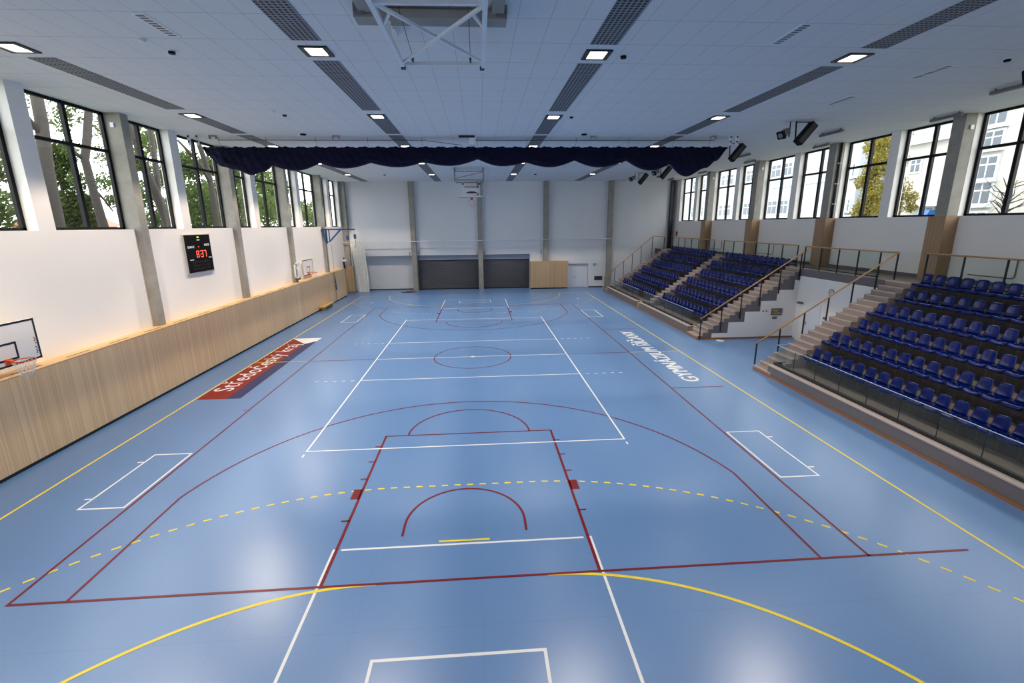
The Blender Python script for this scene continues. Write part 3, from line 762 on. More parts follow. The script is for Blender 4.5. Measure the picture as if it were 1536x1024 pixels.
# side view of swing bracket on the third column
root = thing('hoop_swing_bracket', 'white steel bracket box on the concrete column beside the far wall hoop', 'bracket', (-11.75, 10.65, 2.75))
MB().box(-11.75, -11.67, 10.3, 10.36, 2.72, 3.72).box(-11.75, -11.67, 11.0, 11.06, 2.72, 3.72).box(-11.75, -11.67, 10.3, 11.06, 3.66, 3.72).box(-11.75, -11.67, 10.3, 11.06, 2.72, 2.78).build('frame', M['white_metal'], root)
MB().bar((-11.68, 10.35, 3.66), (-11.68, 11.0, 2.8), 0.04).build('brace', M['white_metal'], root)
MB().box(-11.75, -11.6, 10.45, 10.9, 2.6, 2.72).build('winder', M['grey_metal'], root)

# ------------------------------------------------------------------ scoreboard
SX = XL + 0.09
root = thing('scoreboard', 'black electronic scoreboard showing red digits on the white wall', 'scoreboard', (SX, 0.47, 4.1))
y0, y1, z0, z1 = -0.46, 1.4, 4.17, 5.76
MB().box(XL + 0.003, SX - 0.012, y0 - 0.03, y1 + 0.03, z0 - 0.05, z1 + 0.02).build('case', M['silver'], root)
MB().box(SX - 0.012, SX, y0, y1, z0, z1).build('face', M['black_soft'], root)
H, W = z1 - z0, y1 - y0
def seg7(ch, yl, zb, w_, h_, t_):
    on = {'8': 'abcdefg', '3': 'abcdg', '7': 'abc'}[ch]; b = MB(); xx = (SX, SX + 0.004)
    g = {'a': (yl, yl + w_, zb + h_ - t_, zb + h_), 'd': (yl, yl + w_, zb, zb + t_), 'g': (yl, yl + w_, zb + h_ / 2 - t_ / 2, zb + h_ / 2 + t_ / 2),
         'f': (yl, yl + t_, zb + h_ / 2, zb + h_), 'b': (yl + w_ - t_, yl + w_, zb + h_ / 2, zb + h_), 'e': (yl, yl + t_, zb, zb + h_ / 2), 'c': (yl + w_ - t_, yl + w_, zb, zb + h_ / 2)}
    for q in on: b.box(xx[0], xx[1], *g[q])
    return b
for ch, yy in (('8', 0.24), ('3', 0.55), ('7', 0.80)):
    seg7(ch, yy, z0 + 0.62, 0.17, 0.29, 0.026).build('digit', M['led_red'], root)
MB().box(SX, SX + 0.004, 0.495, 0.52, z0 + 0.7, z0 + 0.73).box(SX, SX + 0.004, 0.495, 0.52, z0 + 0.86, z0 + 0.89).box(SX, SX + 0.004, 0.45, 0.49, z0 + 1.06, z0 + 1.09).build('colon', M['led_red'], root)
MB().box(SX, SX + 0.004, 0.43, 0.57, z1 - 0.13, z1 - 0.08).build('indicator_light', M['led_green'], root)
for body, yy, zz, wd in (('DOMÁCÍ', -0.32, z0 + 1.04, 0.46), ('HOSTÉ', 0.9, z0 + 1.1, 0.38)):
    link('lettering', place_text(text_mesh(body, 0.12, 0.004), (SX + 0.003, yy, zz), (0, 1, 0), (0, 0, 1), width=wd), M['l_white'], root)
tk = MB()
for ya, yb, zz in ((0.4, 0.62, z1 - 0.24), (-0.28, 0.0, z0 + 0.52), (1.1, 1.34, z0 + 0.56)):
    for k in range(5): tk.box(SX, SX + 0.003, ya + (yb - ya) * k / 5, ya + (yb - ya) * (k + 0.7) / 5, zz, zz + 0.04)
tk.build('small_caption', M['l_white'], root)
dm = MB()
for r_i in range(3):
    for k in range(10): dm.box(SX, SX + 0.002, -0.1 + k * 0.13, -0.05 + k * 0.13, z0 + 0.1 + r_i * 0.14, z0 + 0.19 + r_i * 0.14)
dm.build('unlit_segments', plain('unlit_segment', (44, 26, 28), 0.5, var=0), root)

# ------------------------------------------------------------------ blue rings bracket, rope, bench, net, mat, camera
root = thing('gymnastic_rings_bracket', 'blue steel swing arm on the last scoreboard wall column with hanging rings', 'gym rings bracket', (-11.7, 17.35, 4.7))
b = MB().bar((-11.93, 17.05, 5.83), (-9.42, 17.35, 5.8), 0.11).build('arm', M['bluepaint'], root)
MB().bar((-11.7, 17.35, 4.72), (-11.7, 17.35, 5.85), 0.13).bar((-11.45, 17.3, 4.85), (-11.45, 17.3, 5.8), 0.07).bar((-11.7, 17.35, 4.82), (-11.42, 17.3, 4.88), 0.06).build('mast', M['bluepaint'], root)
MB().bar((-11.45, 17.3, 4.88), (-10.55, 17.3, 5.78), 0.1).build('brace', M['bluepaint'], root)
MB().bar((-11.93, 17.05, 5.8), (-11.66, 17.1, 4.8), 0.06).build('brace', M['bluepaint'], root)
for x, y, zt, zb in ((-10.03, 17.3, 5.4, 4.68), (-9.45, 17.3, 5.5, 4.55)):
    MB().box(x - 0.09, x + 0.09, y - 0.06, y + 0.06, zt - 0.42, zt - 0.08).build('pulley_housing', M['bluepaint'], root)
    MB().tube([(x, y, 5.78), (x, y, zt - 0.08)], 0.01, 6).build('cable', M['grey_metal'], root)
    MB().box(x - 0.025, x + 0.025, y - 0.004, y + 0.004, zb, zt - 0.42).build('strap', M['strap'], root)
    ring_mb((x, y, zb - 0.1), (0.2, 1, 0), 0.1, 0.014).build('ring', M['cream'], root)
root = thing('pull_rope', 'blue and grey pull rope hanging down the oak panel below the rings bracket', 'rope', (-11.38, 17.3, 0))
MB().tube([(-11.36, 17.3, 4.72), (-11.34, 17.3, 2.5), (-11.34, 17.3, 0.0)], 0.012, 6).build('cord', M['grey_metal'], root)
MB().tube([(-11.32, 17.28, 2.1), (-11.3, 17.3, 1.7), (-11.3, 17.36, 1.35)], 0.03, 8).tube([(-11.3, 17.3, 1.35), (-11.28, 17.3, 1.0)], [0.07, 0.05], 8).build('rope_bundle', M['bluepaint'], root)
root = thing('gym_bench', 'low wooden gym bench against the oak panel', 'bench', (-11.15, 14.2, 0))
MB().box(-11.36, -10.98, 13.0, 15.4, 0.27, 0.32).build('seat', M['cream'], root)
for y in (13.3, 15.1):
    MB().box(-11.33, -11.02, y - 0.04, y + 0.04, 0, 0.27).build('leg', M['cream'], root)
MB().box(-11.2, -11.14, 13.3, 15.1, 0.1, 0.2).build('rail', M['cream'], root)
root = thing('divider_net', 'white netting drawn to the corner and hanging from the end wall pipe', 'net', (-10.6, 22.5, 0))
nb = MB(); vs = []; fs = []; NXn = 120; NZ = 24
for i in range(NXn + 1):
    for j in range(NZ + 1):
        q = i / NXn; zz = 0.03 + 4.45 * j / NZ
        xw = -11.2 + 1.2 * q + (0.3 - 0.14 * q + 0.05 * math.sin(q * 19)) * (1 - j / NZ)
        vs.append((xw, 22.45 + 0.07 * math.sin(q * 62 + 1.5 * math.sin(j * 0.2)) + 0.05 * math.sin(q * 23 + j * 0.1), zz))
for i in range(NXn):
    for j in range(NZ): a = i * (NZ + 1) + j; fs.append((a, a + NZ + 1, a + NZ + 2, a + 1))
nb.add(vs, fs, 0, True); nb.build('netting', M['net'], root)
root = thing('wall_pipe_rail', 'thin white horizontal pipe with brackets crossing the end wall', 'pipe rail', (0, 22.7, 4.62))
MB().tube([(-11.9, 22.55, 4.62), (12.9, 22.55, 4.66)], 0.035, 8).build('pipe', M['white_metal'], root)
for x in (-8.75, -2.5, 3.9, 10.0):
    MB().bar((x - 0.05, 22.55, 4.62), (x - 0.05, 22.55, 4.0), 0.03).bar((x - 0.05, 22.55, 4.05), (x + 0.1, YB, 4.05), 0.03).bar((x - 0.2, 22.55, 4.6), (x + 0.2, 22.55, 4.6), 0.03).bar((x, 22.55, 4.6), (x, YB, 4.6), 0.03).build('bracket', M['white_metal'], root)
for x, w_ in ((-6.05, 'beside the pale niche'), (-5.23, 'above the wider shutter'), (0.2, 'left of the column between shutters'), (0.92, 'right of the column between shutters'), (6.3, 'above the oak cupboard')):
    lab = {-6.05: 'small black hook bracket above the pale niche', -5.23: 'small black hook bracket above the first shutter, by the niche column', 0.2: 'small black hook bracket on the niche side of the middle column',
           0.92: 'small black hook bracket on the cupboard side of the middle column', 6.3: 'small black hook bracket above the oak cupboard'}[x]
    o = MB().box(x - 0.02, x + 0.02, YB - 0.3, YB - 0.25, 3.33, 3.63).box(x - 0.02, x + 0.02, YB - 0.3, YB, 3.6, 3.64).build('hook_bracket', M['black'])
    tag(o, lab, 'bracket', 'black hook brackets on the end wall')
root = thing('folded_flag', 'crumpled red and dark cloth lying on the floor by the niche', 'cloth', (-6.1, 22.2, 0))
q = MB(); vs = []; fs = []
for i in range(15):
    for j in range(9):
        u, v = i / 14, j / 8
        edge = min(u, 1 - u, v, 1 - v) * 4
        vs.append((-6.65 + 1.05 * u, 22.05 + 0.45 * v, 0.012 + min(1, edge) * (0.07 + 0.05 * math.sin(u * 14) * math.cos(v * 9))))
for i in range(14):
    for j in range(8): a = i * 9 + j; fs.append((a, a + 9, a + 10, a + 1))
q.add(vs, fs, 0, True); q.build('cloth', M['red'], root)
MB().tube([(-6.9, 22.1, 0.02), (-6.2, 22.0, 0.03), (-5.5, 22.15, 0.03)], 0.03, 6).build('cord', M['black'], root)
root = thing('wall_camera_shelf', 'white equipment box on black post in the corner above the oak panel', 'equipment box', (-12.1, 22.2, 2.45))
MB().box(-11.965, -11.66, 21.9, 22.45, 2.95, 3.1).build('box', M['white_metal'], root)
MB().box(-11.93, -11.83, 22.1, 22.2, 0.0, 2.95).build('post', M['black'], root)
MB().box(-11.95, -11.83, 22.1, 22.25, 3.1, 3.3).build('sensor', M['grey_metal'], root)

# ------------------------------------------------------------------ end wall: shutters, cupboard, door, sign, vent
def shutter(x0, x1, lab):
    r = thing('roller_shutter', lab, 'roller shutter', ((x0 + x1) / 2, YB + 0.5, 0), 'roller shutters')
    b = MB(); n = 26; Y = YB + 0.5
    for k in range(n):
        za, zb = 0.08 + 2.74 * k / n, 0.08 + 2.74 * (k + 1) / n
        b.prism([(Y, za), (Y + 0.05, za), (Y + 0.05, zb), (Y, zb), (Y - 0.018, (za + zb) / 2)], 'x', x0 + 0.06, x1 - 0.06)
    b.build('slat_curtain', M['shutter'], r)
    MB().box(x0 + 0.06, x1 - 0.06, Y - 0.02, Y + 0.05, 0.0, 0.08).build('bottom_bar', M['black'], r)
    for xa in (x0, x1 - 0.06): MB().box(xa, xa + 0.06, Y - 0.04, Y + 0.06, 0, 2.83).build('guide_rail', M['shutter'], r)
shutter(-5.41, 0.32, 'dark grey roller shutter beside the pale niche, the wider one')
shutter(0.78, 5.24, 'dark grey roller shutter beside the oak cupboard, the narrower one')
root = thing('oak_cupboard', 'slatted oak cupboard on the end wall between shutter and white door', 'cupboard', (7.06, 23.0, 0))
bevel(MB().box(5.26, 8.88, 22.8, YB - 0.001, 0.1, 2.62).build('body', M['wood_x'], root), 0.01)
MB().box(5.3, 8.84, 22.84, YB - 0.001, 0, 0.1).build('plinth', M['black'], root)
root = thing('door_1', 'white double door in the end wall beside the oak cupboard', 'door', (9.94, YB + 0.25, 0), kind='structure')
for a, b_ in ((8.96, 9.79), (9.81, 10.92)):
    bevel(MB().box(a, b_, YB + 0.22, YB + 0.28, 0.01, 2.26).build('leaf', M['door'], root), 0.006)
MB().tube([(9.72, YB + 0.22, 1.02), (9.72, YB + 0.16, 1.02), (9.6, YB + 0.16, 1.02)], 0.014, 8).disc((9.72, YB + 0.215, 1.02), (0, 1, 0), 0.04, 0.02).build('handle', M['grey_metal'], root)
MB().box(8.93, 10.95, YB + 0.2, YB + 0.3, 2.26, 2.3).build('door_head', M['header'], root)
root = thing('exit_sign', 'green exit sign above the vent beside the white double door', 'exit sign', (11.6, YB - 0.03, 2.2))
MB().box(11.4, 11.8, YB - 0.04, YB - 0.001, 2.11, 2.29).build('plate', M['green'], root)
e = MB(); Y0, Y1 = YB - 0.043, YB - 0.04
e.box(11.66, 11.76, Y0, Y1, 2.14, 2.26).box(11.47, 11.56, Y0, Y1, 2.19, 2.21).prism([(11.42, 2.2), (11.48, 2.16), (11.48, 2.24)], 'y', Y0, Y1).box(11.59, 11.62, Y0, Y1, 2.15, 2.23).box(11.59, 11.625, Y0, Y1, 2.235, 2.265)
e.build('pictogram', M['l_white'], root)
root = thing('wall_vent', 'grey louvred vent grille low on the end wall under the exit sign', 'vent', (11.95, YB - 0.02, 0.9))
MB().box(11.55, 12.35, YB - 0.03, YB - 0.001, 0.68, 1.08).build('frame', M['vent'], root)
lv = MB()
for r_i in range(4): lv.box(11.6, 12.3, YB - 0.034, YB - 0.028, 0.73 + r_i * 0.085, 0.78 + r_i * 0.085)
lv.build('louvre', M['black'], root)

# ------------------------------------------------------------------ grandstands
X0 = 11.9; RUN = 0.275; RISE = 0.1833
def nose(k): return X0 + RUN * (k - 1)             # step k, top at RISE*k
LV = [RISE * 2 + 0.55 * i for i in range(7)]        # row levels, 6 = gallery
def rowx(i): return nose(5) + RUN * 3 * (i - 1)     # riser of level i
ZG = LV[6]
def flight(ya, yb, k0=1):
    b = MB()
    for k in range(k0, 21):
        x = nose(k); xe = nose(k + 1) if k < 20 else 17.45
        b.box(x, xe, ya, yb, 0, RISE * k, 0)
        b.box(x - 0.012, x + 0.035, ya - 0.002, yb + 0.002, RISE * k - 0.03, RISE * k + 0.003, 1)
    return b
def stand(lab, y_lo, y_hi, flights, sections, front):
    r = thing('grandstand', lab, 'grandstand', (14.5, (y_lo + y_hi) / 2, 0))
    for ya, yb in sections:
        t = MB(); t.box(12.0, rowx(1) + 0.33, ya, yb, 0, LV[0], 1, 1)
        for i in range(1, 6):
            t.box(rowx(i) + 0.33, rowx(i + 1) + 0.33 if i < 5 else 17.45, ya, yb, 0, LV[i], 0, 1)
        t.build('terrace', [M['block'], M['tread']], r)
    for ya, yb, k0 in flights: flight(ya, yb, k0).build('stair_flight', [M['carpet'], M['nosing']], r)
    for ya, yb in front:
        MB().box(X0 + 0.03, 12.25, ya, yb, 0, 0.43).build('front_parapet', M['fascia'], r)
        MB().box(X0 + 0.015, 12.27, ya - 0.01, yb + 0.01, 0.43, 0.47).build('parapet_cap', M['nosing'], r)
    MB().box(X0 - 0.02, X0, y_lo, y_hi, 0, 0.085).build('skirting', M['oak_base'], r)
    for ya, yb in front: MB().box(12.27, 12.5, ya + 0.05, yb, LV[0], LV[0] + 0.006).build('platform_glare', M['platform_glare'], r)  # pale strip painting in the glare along the foot of the glass
    return r
Y1a, Y1b = 2.05, 21.0
st1 = stand('long grandstand of blue seats beyond the recess, ending near the roller shutters', Y1a, Y1b, [(Y1a + 0.06, 3.3, 1), (10.5, 11.4, 3), (19.8, Y1b, 1)], [(3.3, 10.5), (11.4, 19.8)], [(3.35, 11.35), (12.1, 19.8)])
MB().box(12.0, nose(3), 10.5, 11.4, 0, LV[0]).build('aisle_landing', M['carpet'], st1)
# side face of the first stand: white wall with grey stepped band
zig = [(12.64, 0.33), (13.5, 0.33), (13.5, 0.9), (14.36, 0.9), (14.36, 1.45), (15.17, 1.45), (15.17, 2.01), (16.0, 2.01), (16.0, 2.57), (16.88, 2.57), (16.88, 3.08), (17.18, 3.08)]
MB().prism([(12.64, 0.0)] + zig + [(17.18, 0.0)], 'y', Y1a - 0.0, Y1a + 0.055).build('side_wall', M['wall'], st1)
stp = [(X0, 0.0), (X0, RISE)]
for k in range(1, 20): stp += [(nose(k + 1), RISE * k), (nose(k + 1), RISE * (k + 1))]
stp += [(17.18, ZG)]
MB().prism(stp + [(17.18, 3.08)] + zig[::-1][1:] + [(12.64, 0.0)], 'y', Y1a, Y1a + 0.058).build('side_band', M['fascia'], st1)
MB().box(X0, 17.18, Y1a - 0.02, Y1a, 0, 0.085).build('side_skirting', M['oak_base'], st1)
Y2a = -3.05
st2 = stand('grandstand of blue seats before the recess, nearer the camera end', -20.0, Y2a, [(-4.2, Y2a, 1)], [(-20.0, -4.2)], [(-20.0, -3.95)])
# gallery and recess wall
g = MB().box(17.45, XR, -20.0, Y2a, 0, ZG, 0, 1).box(17.15, XR, Y2a, Y1a, 0, ZG, 0, 1).box(17.45, XR, Y1a, YB - 0.001, 0, ZG, 0, 1)
struct('gallery', g, [M['block'], M['tread']], 'gallery walkway along the top of both grandstands', 'walkway')
struct('trim_4', MB().box(17.13, 17.15, Y2a, Y1a, 3.3, ZG), M['fascia'], 'grey gallery edge above the recess door', 'edge band')
struct('wall_recess', MB().box(17.12, 17.15, Y2a, Y1a, 0.0, 3.3), M['wall'], 'white wall closing the recess between the grandstands', 'wall')
struct('baseboard_right', MB().box(XR - 0.03, XR, -20, YB, ZG, ZG + 0.16), M['fascia'], 'dark grey skirting along the gallery wall', 'skirting')
root = thing('door_2', 'white door in the recess between the grandstands', 'door', (17.1, 0.75, 0), kind='structure')
MB().box(17.09, 17.12, 0.25, 1.25, 0, 2.08).build('leaf', M['door'], root)
MB().tube([(17.09, 1.15, 1.0), (17.03, 1.15, 1.0), (17.03, 1.02, 1.0)], 0.013, 8).box(17.08, 17.09, 1.13, 1.17, 0.85, 1.08).build('handle', M['grey_metal'], root)
root = thing('door_closer_arm', 'dark grey lever bracket on the recess wall beside the stairs', 'bracket', (17.05, 1.7, 1.93))
MB().box(17.0, 17.12, 1.55, 1.85, 1.88, 1.98).bar((17.02, 1.6, 1.93), (16.95, 1.3, 1.95), 0.04).build('body', M['grey_metal'], root)
root = thing('light_switch', 'small grey switch on the recess wall beside the door', 'switch', (17.1, 0.05, 1.45))
MB().box(17.1, 17.12, 0.85 - 0.95, 0.97 - 0.95, 1.4, 1.52).build('plate', M['grey_metal'], root)
root = thing('wall_clock', 'round white clock high on the recess wall', 'clock', (17.1, -0.28, 2.75))
ring_mb((17.1, -0.28, 2.75), (1, 0, 0), 0.15, 0.02).build('rim', M['grey_metal'], root)
MB().disc((17.11, -0.28, 2.75), (1, 0, 0), 0.15, 0.02).build('dial', M['board'], root)
MB().bar((17.095, -0.28, 2.75), (17.095, -0.28, 2.86), 0.012).bar((17.095, -0.28, 2.75), (17.095, -0.2, 2.75), 0.012).build('hand', M['black'], root)
root = thing('control_panel', 'grey control panel on the white side wall of the long grandstand', 'control panel', (16.05, Y1a - 0.04, 1.4))
MB().box(15.78, 16.34, Y1a - 0.06, Y1a, 1.24, 1.6).build('case', M['vent'], root)
MB().box(15.85, 16.12, Y1a - 0.064, Y1a - 0.06, 1.45, 1.52).box(15.85, 16.27, Y1a - 0.064, Y1a - 0.06, 1.31, 1.38).build('caption', M['oak'], root)
root = thing('wall_socket', 'small grey socket below the control panel', 'socket', (16.0, Y1a - 0.02, 1.1))
MB().box(15.88, 16.12, Y1a - 0.03, Y1a, 1.03, 1.16).build('plate', M['grey_metal'], root)
for i, x in enumerate((15.3, 15.48)):
    o = MB().box(x, x + 0.07, Y1a - 0.025, Y1a, 1.42, 1.5).build('wall_switch', M['grey_metal'])
    tag(o, ('small wall switch beside the stepped grey band', 'small wall switch between its twin and the control panel')[i], 'switch', 'wall switches on the grandstand side')
o = MB().disc((12.95, 1.7, 0.006), (0, 0, 1), 0.2, 0.012, 24).build('floor_highlight', M['l_white']); tag(o, 'white round painted highlight on the floor at the recess wall', 'painted highlight')  # flat white disc imitating a bright reflection on the floor

# seats
def seat_mesh():
    prof = [(-0.045, -0.06), (-0.062, -0.02), (-0.05, 0.014), (0.0, 0.026), (0.09, 0.014), (0.2, 0.0), (0.29, 0.004), (0.345, 0.03)]
    back = [(0.345, 0.03), (0.368, 0.085), (0.382, 0.16), (0.395, 0.25), (0.405, 0.33), (0.414, 0.375), (0.43, 0.39)]
    def grid(pr, wfun, cup):
        N = 12; vs = []; fs = []
        for i, (x, z) in enumerate(pr):
            for j in range(N + 1):
                q = -1 + 2 * j / N; wv = wfun(i / (len(pr) - 1))
                dx, dz = cup(q, i / (len(pr) - 1))
                vs.append((x + dx, q * wv, z + dz))
        for i in range(len(pr) - 1):
            for j in range(N): a = i * (N + 1) + j; fs.append((a, a + 1, a + N + 2, a + N + 1))
        return vs, fs
    def solid(vs, fs, name, t=0.014):
        me = bpy.data.meshes.new(name); me.from_pydata(vs, [], fs)
        bm = bmesh.new(); bm.from_mesh(me); bmesh.ops.recalc_face_normals(bm, faces=bm.faces)
        bmesh.ops.solidify(bm, geom=bm.faces[:], thickness=t)
        for f in bm.faces: f.smooth = True
        bmesh.ops.recalc_face_normals(bm, faces=bm.faces)
        bm.to_mesh(me); bm.free(); me.materials.append(M['seat']); return me
    pan = solid(*grid(prof, lambda t: 0.215 + 0.012 * math.sin(t * PI), lambda q, t: (0.05 * q ** 4 * (1 - t) ** 2 , 0.022 * q * q * (0.4 + t))), 'seat_pan')
    bk = solid(*grid(back, lambda t: 0.205 - 0.03 * t - 0.03 * t ** 4, lambda q, t: (-0.05 * q * q * (1 - 0.5 * t), 0.0 + 0.022 * q * q * 1.4 * (1 - t) - 0.05 * q ** 6 * t ** 2)), 'backrest')
    return pan, bk
pan_me, back_me = seat_mesh()
bolt_me = MB().disc((0, 0, 0), (0, 0, 1), 0.014, 0.012, 8).mesh('bolt'); bolt_me.materials.append(M['bolt'])
ROW = ['front', 'second', 'third', 'fourth', 'fifth', 'top']
SP = 0.49
n_seats = 0
def seat(i, y, label, group, bolts):
    global n_seats
    r = thing('stadium_seat', label, 'seat', (rowx(i + 1) - 0.06, y, LV[i + 1] + 0.002), group)
    link('seat_pan', pan_me, M['seat'], r, (0, 0, 0)); link('backrest', back_me, M['seat'], r, (0, 0, 0))
    if bolts:
        for yy in (-0.06, 0.06): link('bolt', bolt_me, M['bolt'], r, (0.16, yy, 0.016))
    n_seats += 1
for i in range(6):
    off = 0.245 if i % 2 == 0 else 0.0
    y = -4.55 - off; k = 0
    while y > -15:
        if pix(rowx(i + 1), y + 0.25, LV[i + 1])[0] > 1545 and pix(rowx(i + 1) + 0.4, y + 0.25, LV[i + 1] + 0.4)[0] > 1545: break
        seat(i, y, 'blue plastic seat in the %s row of the nearer grandstand, %s from the stairs' % (ROW[i], ORD[k]), 'seats in the %s row of the nearer grandstand' % ROW[i], True)
        y -= SP; k += 1
    for k in range(14):
        y = 10.2 - (0.245 if i % 2 else 0) - SP * k
        seat(i, y, 'blue seat in the %s row between aisle and recess stairs, %s from the aisle' % (ROW[i], ORD[k]), 'seats in the %s row between aisle and recess stairs' % ROW[i], False)
    for k in range(16):
        y = 11.7 + (0.0 if i % 2 else 0.245) + SP * k
        seat(i, y, 'blue seat in the %s row beyond the aisle toward the shutters, %s from the aisle' % (ROW[i], ORD[k]), 'seats in the %s row beyond the aisle' % ROW[i], False)

# glass balustrades
def balustrade(lab, y0, y1, n, ret=None):
    r = thing('glass_balustrade', lab, 'glass balustrade', (12.2, (y0 + y1) / 2, 0.47))
    MB().box(12.13, 12.24, y0, y1, 0.47, 0.56).build('base_channel', M['black'], r)
    for k in range(n):
        a = y0 + (y1 - y0) * k / n + 0.006; b = y0 + (y1 - y0) * (k + 1) / n - 0.006
        MB().box(12.178, 12.192, a, b, 0.54, 1.28).build('glass_pane', M['rail_glass'], r)
    for k in range(1, n):
        q = y0 + (y1 - y0) * k / n; MB().box(12.176, 12.194, q - 0.006, q + 0.006, 0.56, 1.28).build('joint', M['black'], r)
    if ret:
        MB().box(12.24, 12.6, ret - 0.05, ret + 0.05, 0.47, 0.56).build('return_channel', M['black'], r)
        MB().box(12.2, 12.6, ret - 0.007, ret + 0.007, 0.56, 1.28).build('return_pane', M['rail_glass'], r)
    tp = MB().box(12.176, 12.194, y0, y1, 1.28, 1.29)
    if ret: tp.box(12.2, 12.6, ret - 0.008, ret + 0.008, 1.28, 1.29)
    tp.build('top_edge', M['white_metal'], r)
balustrade('glass balustrade before the seats between aisle and recess stairs', 3.45, 11.3, 6)
balustrade('glass balustrade before the seats beyond the aisle', 12.2, 19.75, 5)
balustrade('long glass balustrade in front of the nearer grandstand', -19.6, -3.95, 14, -3.99)

# handrails
def rail(lab, pts, posts, bottoms, extra=None):
    r = thing('handrail', lab, 'handrail', Vector(pts[0]) * 1.0, 'oak capped black handrails')
    MB().tube(pts, 0.034, 10).build('rail', M['oak'], r)
    for p, zb in zip(posts, bottoms):
        MB().box(p[0] - 0.022, p[0] + 0.022, p[1] - 0.022, p[1] + 0.022, zb, p[2] - 0.02).build('post', M['black'], r)
    if extra: extra(r)
    return r
def stair_rail(lab, y, yoff, xs, x_end=17.55, z_end=4.8):
    z0 = 1.12
    def zr(x): return z0 + (x - 11.95) * (z_end - z0) / (x_end - 11.95)
    xs = list(xs)
    posts = [(x, y, zr(x)) for x in xs]
    bots = [0.0] + [max(0.0, RISE * (1 + (x - X0) / RUN) - 0.55 if yoff else RISE * (1 + int((x - X0) / RUN))) for x in xs[1:]]
    return rail(lab, [(11.95, y, z0), (x_end, y, z_end)], posts, bots)
stair_rail('sloping oak handrail on the recess side of the long grandstand', Y1a - 0.035, True, (11.98, 13.07, 14.07, 15.05, 16.03, 17.05))
stair_rail('sloping oak handrail beside the stairs of the nearer grandstand', Y2a + 0.035, True, (11.95, 12.9, 13.87, 14.83, 15.8, 16.75, 17.52))
rail('sloping oak handrail at the roller shutter end of the long grandstand', [(11.95, 21.03, 0.1), (11.95, 21.03, 1.2), (16.35, 21.03, 4.9), (17.45, 21.03, 4.8)],
     [(x, 21.03, 1.2 + (x - 11.95) * 0.841) for x in (12.9, 13.7, 14.5, 15.3, 16.3)] + [(17.4, 21.03, 4.8)], [0.4, 0.95, 1.5, 2.0, 2.7, ZG])
def gal_rail(lab, x, ya, yb, n, bottom_rail=False, zb=ZG):
    ps = [(x, ya + (yb - ya) * k / (n - 1), 4.79) for k in range(n)]
    r = rail(lab, ([(17.54, ya - 0.46, 4.8), (x + 0.02, ya - 0.4, 4.8)] if bottom_rail else []) + [(x, ya - 0.06, 4.8), (x, yb + 0.06, 4.8)], ps, [zb] * n)
    MB().box(x - 0.012, x + 0.012, ya, yb, ZG + 0.06, ZG + 0.11).build('bottom_rail', M['black'], r)
    MB().box(x - 0.004, x + 0.004, ya, yb, ZG + 0.12, 4.74).build('infill_glass', M['rail_glass'], r)
gal_rail('gallery handrail above the seats beyond the aisle', 17.6, 12.2, 19.6, 7)
gal_rail('gallery handrail above the seats between aisle and recess stairs', 17.6, 3.15, 10.85, 7)
gal_rail('gallery handrail above the recess door', 17.19, -2.55, 2.0, 5, True, zb=3.42)
gal_rail('gallery handrail above the top row of the nearer grandstand', 17.6, -12.5, -4.2, 7)
# things on the gallery wall
o = MB().tube([(19.015, 22.2, 4.85), (19.015, 22.2, 5.2), (19.015, 22.2, 5.3)], [0.08, 0.08, 0.03], 12).build('fire_extinguisher', M['red']); tag(o, 'small red fire extinguisher on the gallery wall in the far corner', 'fire extinguisher')
for i, (ya, yb, top) in enumerate(((13.95, 16.0, 13.95), (7.52, 9.4, 7.52), (-6.05, -4.5, -6.05))):
    o = MB().tube([(XR - 0.03, yb, 4.02), (XR - 0.03, ya + 0.05, 4.02), (XR - 0.03, ya, 4.1), (XR - 0.03, ya, 4.7)], 0.02, 8).build('heating_pipe', M['grey_metal'])
    tag(o, ('grey bent pipe on the gallery wall beyond the aisle', 'grey bent pipe on the gallery wall between aisle and recess', 'grey bent pipe on the gallery wall behind the nearer grandstand')[i], 'pipe', 'bent pipes on the gallery wall')
root = thing('drain_pipe', 'black vertical pipe on a gallery column beside the yellow tree window', 'pipe', (18.95, 2.75, ZSR))
MB().tube([(18.9, 2.74, ZSR), (18.9, 2.74, ZC)], 0.055, 12).build('pipe', M['black'], root)
for z in (6.9, 7.9, 8.9): MB().box(18.82, 19.0, 2.7, 2.78, z, z + 0.05).build('clip', M['white_metal'], root)
for (x, y, lab) in ((18.95, 15.88, 'above the seats beyond the aisle'), (18.95, 9.43, 'above the middle seats'), (18.95, -3.6, 'beside the pale apartment block view')):
    o = MB().box(x - 0.06, x + 0.06, y - 0.03, y + 0.005, 9.35, 9.5).build('wall_sensor', M['white_metal']); tag(o, 'small white sensor on a gallery column, ' + lab, 'sensor', 'white column sensors')
o = MB().box(-12.1, -11.98, -3.085, -3.045, 9.45, 9.6).build('wall_sensor', M['white_metal']); tag(o, 'small white sensor high on the concrete column before the scoreboard', 'sensor', 'white column sensors')

